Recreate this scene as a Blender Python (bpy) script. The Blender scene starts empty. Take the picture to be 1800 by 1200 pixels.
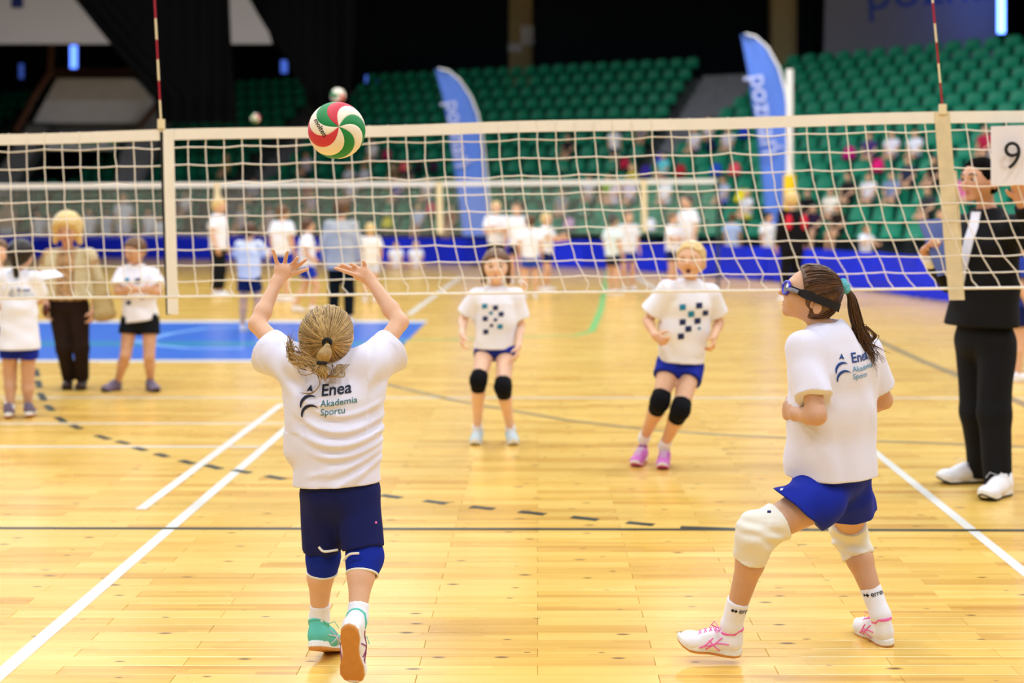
import bpy, bmesh, math, random
import numpy as np
from mathutils import Vector, Matrix
from mathutils.bvhtree import BVHTree

random.seed(7)
rng = np.random.default_rng(11)
scene = bpy.context.scene
COL = scene.collection

# ------------------------------------------------------------------ camera, world, lights, exposure
CAMH, FPX, VX, VY = 1.5, 2500.0, 945.0, 370.0
cam_data = bpy.data.cameras.new('camera')
cam = bpy.data.objects.new('camera', cam_data)
COL.objects.link(cam)
cam.location = (0, 0, CAMH)
cam.rotation_euler = (math.pi / 2, 0, 0)
cam_data.sensor_width = 36.0
cam_data.lens = FPX / 1800 * 36.0
cam_data.shift_x = (900 - VX) / 1800
cam_data.shift_y = -(600 - VY) / 1800
cam_data.clip_end = 300
cam_data.dof.use_dof = True
cam_data.dof.focus_distance = 4.75
cam_data.dof.aperture_fstop = 1.9
scene.camera = cam

world = bpy.data.worlds.new('hall_air')
scene.world = world
world.use_nodes = True
world.node_tree.nodes['Background'].inputs[0].default_value = (0.9, 0.93, 1.0, 1)
world.node_tree.nodes['Background'].inputs[1].default_value = 0.05

scene.view_settings.view_transform = 'Standard'
scene.view_settings.look = 'None'
scene.view_settings.gamma = 1.0
scene.view_settings.use_curve_mapping = False
scene.view_settings.exposure = 0.0
scene.cycles.use_denoising = True
scene.cycles.max_bounces = 6
scene.cycles.sample_clamp_indirect = 4.0

LAMP_POWER = 470.0
def area(x, y, z, sx, sy, power, col=(0.905, 0.94, 1.0), aim=None):
    l = bpy.data.lights.new('hall_lamp', 'AREA')
    l.shape = 'RECTANGLE'; l.size = sx; l.size_y = sy
    l.energy = power; l.color = col
    o = bpy.data.objects.new('hall_lamp', l)
    COL.objects.link(o)
    o.location = (x, y, z)
    if aim is not None:
        o.rotation_euler = (Vector(aim) - Vector((x, y, z))).to_track_quat('-Z', 'Y').to_euler()
    return o
for ly, lp in ((-7, 1.0), (1, 1.0), (9, 1.05), (18, 1.2), (28, 1.55), (38, 0.45)):
    for lx in (-12, -4, 4, 12):
        if ly > 30 and lx > -2: continue
        area(lx, ly, 11.5, 2.8, 1.3, LAMP_POWER * lp)
# broad bluish area lamps high at left and right, aimed down at the court
area(-19, 24, 8.5, 10, 4, 1000, (0.72, 0.82, 1.0), aim=(0, 10, 0))
area(19, 12, 8.5, 10, 4, 700, (0.80, 0.87, 1.0), aim=(0, 8, 0))

# ------------------------------------------------------------------ helpers
def P(x, y, Y):
    """A photograph pixel at depth Y metres as a point of the hall."""
    return Vector(((x - VX) / FPX * Y, Y, CAMH - (y - VY) / FPX * Y))
def G(x, y):
    """The floor point under a photograph pixel."""
    Y = FPX * CAMH / (y - VY)
    return Vector(((x - VX) / FPX * Y, Y, 0.0))
def V(*a): return Vector(a)

MATS = {}
def lin(c):
    return tuple((v / 12.92 if v <= 0.04045 else ((v + 0.055) / 1.055) ** 2.4) for v in (x / 255 for x in c))
def mat(name, rgb, rough=0.6, spec=0.4, noise=0.0, nscale=20.0, bump=0.0, bscale=200.0, metal=0.0, emit=None, sss=0.0, srgb=True, sheen=0.0):
    if name in MATS: return MATS[name]
    m = bpy.data.materials.new(name); m.use_nodes = True
    nt = m.node_tree; b = nt.nodes['Principled BSDF']
    c = lin(rgb) if srgb else rgb
    b.inputs['Base Color'].default_value = (*c, 1)
    b.inputs['Roughness'].default_value = rough
    b.inputs['Specular IOR Level'].default_value = spec
    b.inputs['Metallic'].default_value = metal
    if sheen: b.inputs['Sheen Weight'].default_value = sheen
    if sss:
        b.inputs['Subsurface Weight'].default_value = sss
        b.inputs['Subsurface Radius'].default_value = (0.012, 0.005, 0.003)
        b.inputs['Subsurface Scale'].default_value = 1.0
    if emit:
        b.inputs['Emission Color'].default_value = (*lin(emit[0]), 1)
        b.inputs['Emission Strength'].default_value = emit[1]
    tc = nt.nodes.new('ShaderNodeTexCoord')
    if noise:
        n = nt.nodes.new('ShaderNodeTexNoise'); n.inputs['Scale'].default_value = nscale; n.inputs['Detail'].default_value = 3
        nt.links.new(tc.outputs['Object'], n.inputs['Vector'])
        r = nt.nodes.new('ShaderNodeValToRGB')
        r.color_ramp.elements[0].position = 0.3; r.color_ramp.elements[1].position = 0.7
        r.color_ramp.elements[0].color = (*[max(0, v * (1 - noise)) for v in c], 1)
        r.color_ramp.elements[1].color = (*[min(1, v * (1 + noise)) for v in c], 1)
        nt.links.new(n.outputs['Fac'], r.inputs['Fac']); nt.links.new(r.outputs['Color'], b.inputs['Base Color'])
    if bump:
        n2 = nt.nodes.new('ShaderNodeTexNoise'); n2.inputs['Scale'].default_value = bscale; n2.inputs['Detail'].default_value = 4
        nt.links.new(tc.outputs['Object'], n2.inputs['Vector'])
        bp = nt.nodes.new('ShaderNodeBump'); bp.inputs['Strength'].default_value = bump; bp.inputs['Distance'].default_value = 0.01
        nt.links.new(n2.outputs['Fac'], bp.inputs['Height']); nt.links.new(bp.outputs['Normal'], b.inputs['Normal'])
    MATS[name] = m
    return m
def hair_mat(name, rgb_dark, rgb_light):
    """Hair whose tone runs per strand: the mesh carries one value per strand in the attribute 'tone'."""
    if name in MATS: return MATS[name]
    m = bpy.data.materials.new(name); m.use_nodes = True
    nt = m.node_tree; b = nt.nodes['Principled BSDF']
    b.inputs['Roughness'].default_value = 0.42; b.inputs['Specular IOR Level'].default_value = 0.35
    a = nt.nodes.new('ShaderNodeAttribute'); a.attribute_name = 'tone'
    r = nt.nodes.new('ShaderNodeValToRGB')
    r.color_ramp.elements[0].color = (*lin(rgb_dark), 1); r.color_ramp.elements[1].color = (*lin(rgb_light), 1)
    tc = nt.nodes.new('ShaderNodeTexCoord')
    n = nt.nodes.new('ShaderNodeTexNoise'); n.inputs['Scale'].default_value = 60; n.inputs['Detail'].default_value = 4
    nt.links.new(tc.outputs['Object'], n.inputs['Vector'])
    ad = nt.nodes.new('ShaderNodeMath'); ad.operation = 'MULTIPLY_ADD'; ad.inputs[1].default_value = 0.6; 
    nt.links.new(n.outputs['Fac'], ad.inputs[0]); 
    sb = nt.nodes.new('ShaderNodeMath'); sb.operation = 'SUBTRACT'; sb.inputs[1].default_value = 0.3
    nt.links.new(a.outputs['Fac'], sb.inputs[0]); nt.links.new(sb.outputs[0], ad.inputs[2])
    nt.links.new(ad.outputs[0], r.inputs['Fac']); nt.links.new(r.outputs['Color'], b.inputs['Base Color'])
    MATS[name] = m
    return m

def tag(o, label=None, cat=None, group=None, kind=None):
    if label: o['label'] = label
    if cat: o['category'] = cat
    if group: o['group'] = group
    if kind: o['kind'] = kind
    return o
def empty(name, loc, label=None, cat=None, group=None, rz=0.0):
    o = bpy.data.objects.new(name, None); COL.objects.link(o)
    o.location = loc; o.rotation_euler = (0, 0, rz); o.empty_display_size = 0.1
    return tag(o, label, cat, group)
def origin_of(parent):
    v = Vector((0, 0, 0)); p = parent
    while p is not None:
        v += Vector(p.location); p = p.parent
    return v
def mesh_obj(name, verts, faces, m, parent=None, smooth=False, world=True, attr=None):
    """One mesh object. With world=True the points are in hall coordinates and moved under the parent."""
    va = np.asarray([tuple(v) for v in verts] if not isinstance(verts, np.ndarray) else verts, dtype=np.float64).reshape(-1, 3)
    if world and parent is not None:
        va = va - np.array(origin_of(parent))
    me = bpy.data.meshes.new(name)
    me.from_pydata(va.tolist() if len(va) < 2000 else va, [], faces if isinstance(faces, list) else faces.tolist())
    if smooth: me.polygons.foreach_set('use_smooth', np.ones(len(me.polygons), dtype=bool))
    if m is not None:
        for mm in (m if isinstance(m, (list, tuple)) else [m]): me.materials.append(mm)
    if attr is not None:
        at = me.attributes.new('tone', 'FLOAT', 'POINT'); at.data.foreach_set('value', np.asarray(attr, dtype=np.float32))
    me.update()
    o = bpy.data.objects.new(name, me); COL.objects.link(o)
    if parent is not None: o.parent = parent
    return o

class MB:
    """Collects simple solids into one mesh."""
    def __init__(s): s.v = []; s.f = []
    def add(s, vs, fs):
        n = len(s.v); s.v += [tuple(v) for v in vs]; s.f += [tuple(i + n for i in f) for f in fs]; return s
    def box(s, c, size, ax=None):
        c = Vector(c); hx, hy, hz = [q / 2 for q in size]
        X, Y, Z = ax if ax else (V(1, 0, 0), V(0, 1, 0), V(0, 0, 1))
        vs = [c + X * (hx * i) + Y * (hy * j) + Z * (hz * k) for k in (-1, 1) for j in (-1, 1) for i in (-1, 1)]
        return s.add(vs, [(0, 2, 3, 1), (4, 5, 7, 6), (0, 1, 5, 4), (2, 6, 7, 3), (0, 4, 6, 2), (1, 3, 7, 5)])
    def prism(s, pts, off):
        """Polygon pts swept along the vector off."""
        n = len(pts); off = Vector(off)
        return s.add([Vector(p) for p in pts] + [Vector(p) + off for p in pts],
                     [tuple(range(n))[::-1], tuple(range(n, 2 * n))] + [(i, (i + 1) % n, n + (i + 1) % n, n + i) for i in range(n)])
    def tube(s, pts, r, seg=6, caps=True):
        pts = [Vector(p) for p in pts]; n = len(pts)
        rr = r if isinstance(r, (list, tuple)) else [r] * n
        t0 = (pts[1] - pts[0]).normalized()
        ref = V(0, 0, 1) if abs(t0.z) < 0.9 else V(1, 0, 0)
        u = t0.cross(ref).normalized(); vs = []
        for i, p in enumerate(pts):
            t = (pts[min(i + 1, n - 1)] - pts[max(i - 1, 0)]).normalized()
            u = (u - t * u.dot(t)).normalized(); w = t.cross(u)
            for k in range(seg):
                a = 2 * math.pi * k / seg
                vs.append(p + (u * math.cos(a) + w * math.sin(a)) * rr[i])
        fs = [(i * seg + k, i * seg + (k + 1) % seg, (i + 1) * seg + (k + 1) % seg, (i + 1) * seg + k) for i in range(n - 1) for k in range(seg)]
        if caps: fs += [tuple(range(seg))[::-1], tuple((n - 1) * seg + k for k in range(seg))]
        return s.add(vs, fs)
    def ball(s, c, r, nu=12, nv=8, sc=(1, 1, 1)):
        c = Vector(c); vs = [c + V(0, 0, r * sc[2])]
        for j in range(1, nv):
            a = math.pi * j / nv
            for i in range(nu):
                b = 2 * math.pi * i / nu
                vs.append(c + V(r * sc[0] * math.sin(a) * math.cos(b), r * sc[1] * math.sin(a) * math.sin(b), r * sc[2] * math.cos(a)))
        vs.append(c - V(0, 0, r * sc[2])); L = len(vs) - 1
        fs = [(0, 1 + i, 1 + (i + 1) % nu) for i in range(nu)]
        for j in range(nv - 2):
            for i in range(nu):
                a = 1 + j * nu + i; b = 1 + j * nu + (i + 1) % nu
                fs.append((a, a + nu, b + nu, b))
        fs += [(L, 1 + (nv - 2) * nu + (i + 1) % nu, 1 + (nv - 2) * nu + i) for i in range(nu)]
        return s.add(vs, fs)
    def build(s, name, m, parent=None, smooth=False, world=True):
        return mesh_obj(name, s.v, s.f, m, parent, smooth, world)

# ------------------------------------------------------------------ implicit surfaces: limbs, bodies and cloth as one smooth skin
class Cap:
    """Tapered limb piece from a to b; radii are numbers or (width, depth) pairs, width along side."""
    def __init__(s, a, b, ra, rb=None, side=None):
        s.a = np.array(a, float); s.b = np.array(b, float)
        rb = ra if rb is None else rb
        s.ra = np.array(ra if hasattr(ra, '__len__') else (ra, ra), float); s.rb = np.array(rb if hasattr(rb, '__len__') else (rb, rb), float)
        s.round = side is None
        ab = s.b - s.a; s.L2 = float(ab @ ab)
        if not s.round:
            u = ab / (math.sqrt(s.L2) + 1e-12) if s.L2 > 1e-10 else np.array((0, 0, 1.0))
            f = np.cross(u, np.array(side, float)); f /= np.linalg.norm(f) + 1e-12
            s.u, s.fw, s.sd = u, f, np.cross(f, u)
        m = max(s.ra.max(), s.rb.max())
        s.lo = np.minimum(s.a, s.b) - m; s.hi = np.maximum(s.a, s.b) + m
    def ev(s, Q):
        ab = s.b - s.a
        t = np.clip(((Q - s.a) @ ab) / s.L2, 0, 1) if s.L2 > 1e-10 else np.zeros(len(Q))
        q = Q - s.a - t[:, None] * ab
        if s.round:
            return np.sqrt((q * q).sum(1)) - (s.ra[0] + (s.rb[0] - s.ra[0]) * t)
        w = s.ra[0] + (s.rb[0] - s.ra[0]) * t; d = s.ra[1] + (s.rb[1] - s.ra[1]) * t; m = np.minimum(w, d)
        x = q @ s.sd; y = q @ s.fw; z = q @ s.u
        k0 = np.sqrt((x / w) ** 2 + (y / d) ** 2 + (z / m) ** 2 + 1e-9)
        k1 = np.sqrt((x / w ** 2) ** 2 + (y / d ** 2) ** 2 + (z / m ** 2) ** 2 + 1e-9 / m ** 2)
        return k0 * (k0 - 1) / k1
class Ell:
    """Ellipsoid with radii along a frame (three unit vectors)."""
    def __init__(s, c, r, fr=None):
        s.c = np.array(c, float); s.r = np.array(r if hasattr(r, '__len__') else (r, r, r), float)
        s.fr = np.eye(3) if fr is None else np.array([list(v) for v in fr], float)
        m = s.r.max(); s.lo = s.c - m; s.hi = s.c + m
    def ev(s, Q):
        q = (Q - s.c) @ s.fr.T
        k0 = np.sqrt(((q / s.r) ** 2).sum(1) + 1e-9); k1 = np.sqrt(((q / s.r ** 2) ** 2).sum(1) + 1e-9)
        return k0 * (k0 - 1) / k1
def smin(a, b, k):
    if k <= 0: return np.minimum(a, b)
    h = np.maximum(k - np.abs(a - b), 0) / k
    return np.minimum(a, b) - h * h * k * 0.25
class SDF:
    def __init__(s): s.items = []; s.post = None; s.cuts = []
    def add(s, prims, k=0.02, kin=None, cuts=(), op=1):
        if not isinstance(prims, (list, tuple)): prims = [prims]
        lo = np.min([p.lo for p in prims], 0); hi = np.max([p.hi for p in prims], 0)
        s.items.append((op, prims, k, kin if kin is not None else k, [(np.array(a, float), np.array(Vector(n).normalized(), float)) for a, n in cuts], lo, hi))
        return s
    def sub(s, prims, k=0.01): return s.add(prims, k, op=-1)
    def ev(s, Q, idx=None):
        d = np.full(len(Q), 1.0)
        for it in (s.items if idx is None else [s.items[i] for i in idx]):
            op, prims, k, kin, cuts, lo, hi = it
            e = prims[0].ev(Q)
            for p in prims[1:]: e = smin(e, p.ev(Q), kin)
            for a, n in cuts: e = np.maximum(e, (Q - a) @ n)
            d = smin(d, e, k) if op > 0 else -smin(-d, e, k)
        if s.post is not None: d = s.post(Q, d)
        for a, n in s.cuts: d = np.maximum(d, (Q - a) @ n)
        return d
    def mesh(s, h):
        pos = [it for it in s.items if it[0] > 0]
        lo = np.min([it[5] for it in pos], 0) - 3 * h; hi = np.max([it[6] for it in pos], 0) + 3 * h
        B = 14
        n = np.ceil((hi - lo) / h).astype(int) + 1
        nb = np.ceil(n / B).astype(int); n = nb * B
        D = np.full(tuple(n), 1.0, dtype=np.float32)
        bi = np.stack(np.meshgrid(*[np.arange(q) for q in nb], indexing='ij'), -1).reshape(-1, 3)
        cen = lo + (bi * B + (B - 1) / 2) * h
        half = B * h / 2 * 1.7321
        dc = s.ev(cen)
        act = np.abs(dc) < half * 1.7 + 0.012
        g = np.stack(np.meshgrid(*[np.arange(B)] * 3, indexing='ij'), -1).reshape(-1, 3)
        for q, c, d0, on in zip(bi, cen, dc, act):
            sl = tuple(slice(q[i] * B, q[i] * B + B) for i in range(3))
            if not on:
                if d0 < 0: D[sl] = -1.0
                continue
            bl, bh = c - B * h / 2, c + B * h / 2
            idx = [i for i, it in enumerate(s.items) if np.all(it[5] - max(it[2], 0.02) - 0.012 < bh) and np.all(it[6] + max(it[2], 0.02) + 0.012 > bl)]
            if not idx: continue
            D[sl] = s.ev(lo + (q * B + g) * h, idx).reshape(B, B, B)
        return surface_nets(D, lo, h)
def surface_nets(D, lo, h):
    I = D < 0
    c8 = np.zeros(tuple(q - 1 for q in D.shape), dtype=np.int8)
    for a in (0, 1):
        for b in (0, 1):
            for c in (0, 1):
                c8 += I[a:D.shape[0] - 1 + a, b:D.shape[1] - 1 + b, c:D.shape[2] - 1 + c]
    ci = np.argwhere((c8 > 0) & (c8 < 8))
    N = len(ci)
    if N == 0: return np.zeros((0, 3)), np.zeros((0, 4), int)
    cor = np.array([(a, b, c) for a in (0, 1) for b in (0, 1) for c in (0, 1)])
    val = np.stack([D[ci[:, 0] + a, ci[:, 1] + b, ci[:, 2] + c] for a, b, c in cor], 1).astype(float)
    acc = np.zeros((N, 3)); cnt = np.zeros(N)
    for i in range(8):
        for j in range(i + 1, 8):
            if np.abs(cor[i] - cor[j]).sum() != 1: continue
            x = (val[:, i] < 0) != (val[:, j] < 0)
            t = val[:, i] / (val[:, i] - val[:, j] + 1e-20)
            t = np.clip(t, 0, 1)
            pnt = cor[i] + t[:, None] * (cor[j] - cor[i])
            acc[x] += pnt[x]; cnt[x] += 1
    verts = lo + (ci + acc / cnt[:, None]) * h
    ids = np.full(c8.shape, -1, dtype=np.int32); ids[ci[:, 0], ci[:, 1], ci[:, 2]] = np.arange(N)
    quads = []
    for ax in range(3):
        o1, o2 = [(1, 2), (2, 0), (0, 1)][ax]
        s0 = [slice(None)] * 3; s1 = [slice(None)] * 3
        s0[ax] = slice(0, -1); s1[ax] = slice(1, None)
        A = I[tuple(s0)]; Bq = I[tuple(s1)]
        e = np.argwhere(A != Bq)
        e = e[(e[:, o1] > 0) & (e[:, o2] > 0) & (e[:, o1] < c8.shape[o1]) & (e[:, o2] < c8.shape[o2])]
        if not len(e): continue
        def cell(d1, d2):
            q = e.copy(); q[:, o1] -= d1; q[:, o2] -= d2
            return ids[q[:, 0], q[:, 1], q[:, 2]]
        f = np.stack([cell(1, 1), cell(0, 1), cell(0, 0), cell(1, 0)], 1)
        inside = A[e[:, 0], e[:, 1], e[:, 2]]
        f[~inside] = f[~inside][:, ::-1]
        quads.append(f)
    F = np.concatenate(quads)
    F = F[(F >= 0).all(1)]
    return verts, F
def sdf_obj(name, sdf, h, m, parent, smooth_it=1):
    v, f = sdf.mesh(h)
    if smooth_it and len(f):
        for _ in range(smooth_it):
            acc = np.zeros_like(v); c = np.zeros(len(v))
            for a, b in ((0, 1), (1, 2), (2, 3), (3, 0)):
                np.add.at(acc, f[:, a], v[f[:, b]]); np.add.at(c, f[:, a], 1)
                np.add.at(acc, f[:, b], v[f[:, a]]); np.add.at(c, f[:, b], 1)
            c[c == 0] = 1
            v = v * 0.5 + 0.5 * acc / c[:, None]
    return mesh_obj(name, v, f, m, parent, smooth=True)
def bvh_of(o):
    off = origin_of(o)
    me = o.data
    return BVHTree.FromPolygons([Vector(v.co) + off for v in me.vertices], [tuple(p.vertices) for p in me.polygons])
def project(name, polys, org, right, up, dirv, bvh, m, parent, lift=0.0018, back=0.6, sub=0.012):
    """Flat print laid onto a surface: polys are (verts2d, faces); each point is carried along dirv to the cloth."""
    bm = bmesh.new()
    for vs, fs in polys:
        bv = [bm.verts.new((x, y, 0)) for x, y in vs]
        for f in fs:
            try: bm.faces.new([bv[i] for i in f])
            except ValueError: pass
    bmesh.ops.triangulate(bm, faces=bm.faces[:])
    for _ in range(4):
        es = [e for e in bm.edges if e.calc_length() > sub]
        if not es: break
        bmesh.ops.subdivide_edges(bm, edges=es, cuts=1)
        bmesh.ops.triangulate(bm, faces=[f for f in bm.faces if len(f.verts) > 3])
    dirv = Vector(dirv).normalized(); dead = []
    last = None
    for v in bm.verts:
        p = Vector(org) + Vector(right) * v.co.x + Vector(up) * v.co.y
        hit, nrm, _, dist = bvh.ray_cast(p - dirv * back, dirv, back * 2)
        if hit is None: dead.append(v); continue
        v.co = hit + (nrm if nrm.dot(dirv) < 0 else -nrm) * lift * 0.5 - dirv * lift
    bmesh.ops.delete(bm, geom=dead, context='VERTS')
    bm.verts.index_update()
    vs = [v.co.copy() for v in bm.verts]; fs = [tuple(v.index for v in f.verts) for f in bm.faces]
    bm.free()
    if not fs: return None
    return mesh_obj(name, vs, fs, m, parent)
def text2d(txt, size, bold=0.0, align='LEFT', shear=0.0):
    """Outline of lettering as flat polygons (size = letter height in metres)."""
    cu = bpy.data.curves.new('lettering', 'FONT'); cu.body = txt; cu.size = size; cu.align_x = align
    cu.offset = bold * size; cu.resolution_u = 4; cu.shear = shear
    o = bpy.data.objects.new('lettering', cu)
    me = o.to_mesh()
    out = ([(v.co.x, v.co.y) for v in me.vertices], [tuple(p.vertices) for p in me.polygons])
    o.to_mesh_clear(); bpy.data.objects.remove(o); bpy.data.curves.remove(cu)
    return out
def flat_text(name, txt, size, org, right, up, m, parent, bold=0.0, align='LEFT', shear=0.0, lift=0.002):
    vs, fs = text2d(txt, size, bold, align, shear)
    n = Vector(right).cross(Vector(up)).normalized() * lift
    return mesh_obj(name, [Vector(org) + Vector(right) * x + Vector(up) * y + n for x, y in vs], fs, m, parent)
# ------------------------------------------------------------------ materials of the hall
def floor_mat():
    m = bpy.data.materials.new('varnished_pine'); m.use_nodes = True
    nt = m.node_tree; N = nt.nodes; L = nt.links; b = N['Principled BSDF']
    def mth(op, a, c=None, d=None):
        n = N.new('ShaderNodeMath'); n.operation = op
        for i, q in enumerate((a, c, d)):
            if q is None: continue
            if isinstance(q, (int, float)): n.inputs[i].default_value = q
            else: L.new(q, n.inputs[i])
        return n.outputs[0]
    geo = N.new('ShaderNodeNewGeometry'); sx = N.new('ShaderNodeSeparateXYZ'); L.new(geo.outputs['Position'], sx.inputs[0])
    X, Y = sx.outputs[0], sx.outputs[1]
    row = mth('FLOOR', mth('DIVIDE', Y, PW))
    sh = mth('MULTIPLY', mth('FRACT', mth('MULTIPLY', row, 0.5)), PL)
    colu = mth('FLOOR', mth('DIVIDE', mth('ADD', X, sh), PL))
    cb = N.new('ShaderNodeCombineXYZ'); L.new(row, cb.inputs[0]); L.new(colu, cb.inputs[1])
    wn = N.new('ShaderNodeTexWhiteNoise'); wn.noise_dimensions = '2D'; L.new(cb.outputs[0], wn.inputs['Vector'])
    # grain: thin laminated strips along the plank and soft figure
    c2 = N.new('ShaderNodeCombineXYZ'); L.new(mth('MULTIPLY', X, 1.3), c2.inputs[0]); L.new(mth('MULTIPLY', Y, 34.0), c2.inputs[1]); L.new(mth('MULTIPLY', wn.outputs['Value'], 30.0), c2.inputs[2])
    gr = N.new('ShaderNodeTexNoise'); gr.inputs['Scale'].default_value = 1.0; gr.inputs['Detail'].default_value = 4; L.new(c2.outputs[0], gr.inputs['Vector'])
    lam = mth('FLOOR', mth('DIVIDE', Y, PW / 3.0))
    c3 = N.new('ShaderNodeCombineXYZ'); L.new(lam, c3.inputs[0]); L.new(mth('FLOOR', mth('ADD', mth('DIVIDE', X, 0.61), mth('MULTIPLY', lam, 0.37))), c3.inputs[1])
    wl = N.new('ShaderNodeTexWhiteNoise'); wl.noise_dimensions = '2D'; L.new(c3.outputs[0], wl.inputs['Vector'])
    tone = mth('ADD', mth('ADD', mth('MULTIPLY', wn.outputs['Value'], 0.42), mth('MULTIPLY', gr.outputs['Fac'], 0.45)), mth('MULTIPLY', wl.outputs['Value'], 0.22))
    rp = N.new('ShaderNodeValToRGB'); L.new(tone, rp.inputs['Fac'])
    e = rp.color_ramp.elements
    e[0].position = 0.12; e[0].color = (*lin((196, 138, 52)), 1)
    e[1].position = 0.92; e[1].color = (*lin((240, 202, 110)), 1)
    q = rp.color_ramp.elements.new(0.5); q.color = (*lin((228, 182, 84)), 1)
    # knots
    c4 = N.new('ShaderNodeCombineXYZ'); L.new(mth('MULTIPLY', X, 3.1), c4.inputs[0]); L.new(mth('MULTIPLY', Y, 7.5), c4.inputs[1])
    vo = N.new('ShaderNodeTexVoronoi'); vo.voronoi_dimensions = '2D'; vo.inputs['Scale'].default_value = 1.0; L.new(c4.outputs[0], vo.inputs['Vector'])
    sc = N.new('ShaderNodeSeparateColor'); L.new(vo.outputs['Color'], sc.inputs[0])
    pres = mth('GREATER_THAN', sc.outputs[0], 0.52)
    size = mth('MULTIPLY_ADD', sc.outputs[1], 0.06, 0.022)
    kn = N.new('ShaderNodeMapRange'); kn.interpolation_type = 'SMOOTHSTEP'
    L.new(mth('DIVIDE', vo.outputs['Distance'], size), kn.inputs['Value'])
    kn.inputs['From Min'].default_value = 0.45; kn.inputs['From Max'].default_value = 1.5; kn.inputs['To Min'].default_value = 1.0; kn.inputs['To Max'].default_value = 0.0
    kf = mth('MULTIPLY', mth('MULTIPLY', kn.outputs[0], pres), 0.85)
    mx = N.new('ShaderNodeMix'); mx.data_type = 'RGBA'; L.new(kf, mx.inputs[0]); L.new(rp.outputs['Color'], mx.inputs[6]); mx.inputs[7].default_value = (*lin((92, 48, 22)), 1)
    L.new(mx.outputs[2], b.inputs['Base Color'])
    n5 = N.new('ShaderNodeTexNoise'); n5.inputs['Scale'].default_value = 1.5; n5.inputs['Detail'].default_value = 3; L.new(geo.outputs['Position'], n5.inputs['Vector'])
    L.new(mth('MULTIPLY_ADD', n5.outputs['Fac'], 0.16, 0.20), b.inputs['Roughness'])
    b.inputs['Specular IOR Level'].default_value = 0.5
    b.inputs['Coat Weight'].default_value = 0.2; b.inputs['Coat Roughness'].default_value = 0.2
    return m
PW, PL = 0.092, 0.78
M_FLOOR = floor_mat()
M_LINE = mat('white_line_paint', (226, 222, 212), 0.3, 0.5)
M_DARKLINE = mat('dark_green_line_paint', (38, 44, 34), 0.35, 0.5)
M_GREYLINE = mat('grey_line_paint', (138, 120, 86), 0.35, 0.5)
M_GREENLINE = mat('green_line_paint', (120, 190, 110), 0.35, 0.5)
M_BLUEFLOOR = mat('blue_floor_paint', (44, 104, 200), 0.3, 0.5, noise=0.06, nscale=3)
M_TEALLINE = mat('teal_line_paint', (30, 130, 170), 0.3, 0.5)
M_PALELINE = mat('pale_blue_line_paint', (120, 170, 230), 0.3, 0.5)
M_WALL = mat('dark_wall', (22, 25, 28), 0.9, 0.1, noise=0.15, nscale=0.6)
M_CEIL = mat('dark_ceiling', (58, 60, 64), 0.9, 0.1, noise=0.1, nscale=1)
M_BACKWALL = mat('pale_side_wall', (150, 152, 158), 0.9, 0.1, noise=0.05, nscale=1)
M_CONC = mat('grey_concrete', (120, 122, 128), 0.9, 0.1, noise=0.12, nscale=3)
M_CONCP = mat('painted_pale_concrete', (214, 216, 226), 0.8, 0.2, noise=0.04, nscale=2)
M_RISER = mat('dark_step_concrete', (66, 72, 72), 0.9, 0.1, noise=0.12, nscale=3)
M_SEAT = mat('green_seat_plastic', (6, 124, 92), 0.45, 0.35, noise=0.08, nscale=4)
M_BEIGE = mat('beige_column_paint', (196, 176, 128), 0.8, 0.2, noise=0.05, nscale=3)
M_BLACKCLOTH = mat('black_drape_cloth', (7, 7, 8), 0.95, 0.05)
M_CURTAIN = mat('dark_blue_grey_curtain', (22, 28, 34), 0.9, 0.1)
M_BANNER = mat('pale_banner_vinyl', (205, 207, 220), 0.6, 0.3)
M_BANNER2 = mat('grey_banner_vinyl', (150, 150, 160), 0.6, 0.3)
M_NAVY = mat('navy_print', (26, 44, 120), 0.5)
M_BLUEPRINT = mat('mid_blue_print', (60, 90, 180), 0.5)
M_FLAG = mat('light_blue_flag_cloth', (86, 124, 216), 0.7, 0.2, noise=0.04, nscale=2, sss=0)
M_FLAGPRINT = mat('pale_flag_print', (178, 190, 236), 0.7)
M_BARRIER = mat('blue_barrier_vinyl', (14, 42, 220), 0.55, 0.3, noise=0.05, nscale=2)
M_BROWN = mat('brown_painted_steel', (92, 58, 44), 0.6)
M_WHITE = mat('white_paint', (235, 235, 235), 0.5)
M_YELLOW = mat('yellow_padding', (246, 206, 10), 0.6)
M_BLUELIGHT = mat('blue_window_light', (90, 130, 255), emit=((110, 150, 255), 6.0))
M_GREENSIGN = mat('green_sign_print', (60, 170, 90), 0.5)
M_NET = mat('cream_net_cord', (240, 233, 222), 0.8, 0.2)
M_BAND = mat('cream_net_tape', (238, 232, 220), 0.75, 0.2, noise=0.03, nscale=8)
M_BANDW = mat('worn_cream_net_tape', (216, 200, 164), 0.8, 0.2, noise=0.1, nscale=14)
M_BLACK = mat('black_strap', (16, 16, 16), 0.7)
M_RED = mat('dark_red_fibreglass', (160, 22, 40), 0.4)
M_CREAM = mat('cream_fibreglass', (232, 216, 176), 0.4)

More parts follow.
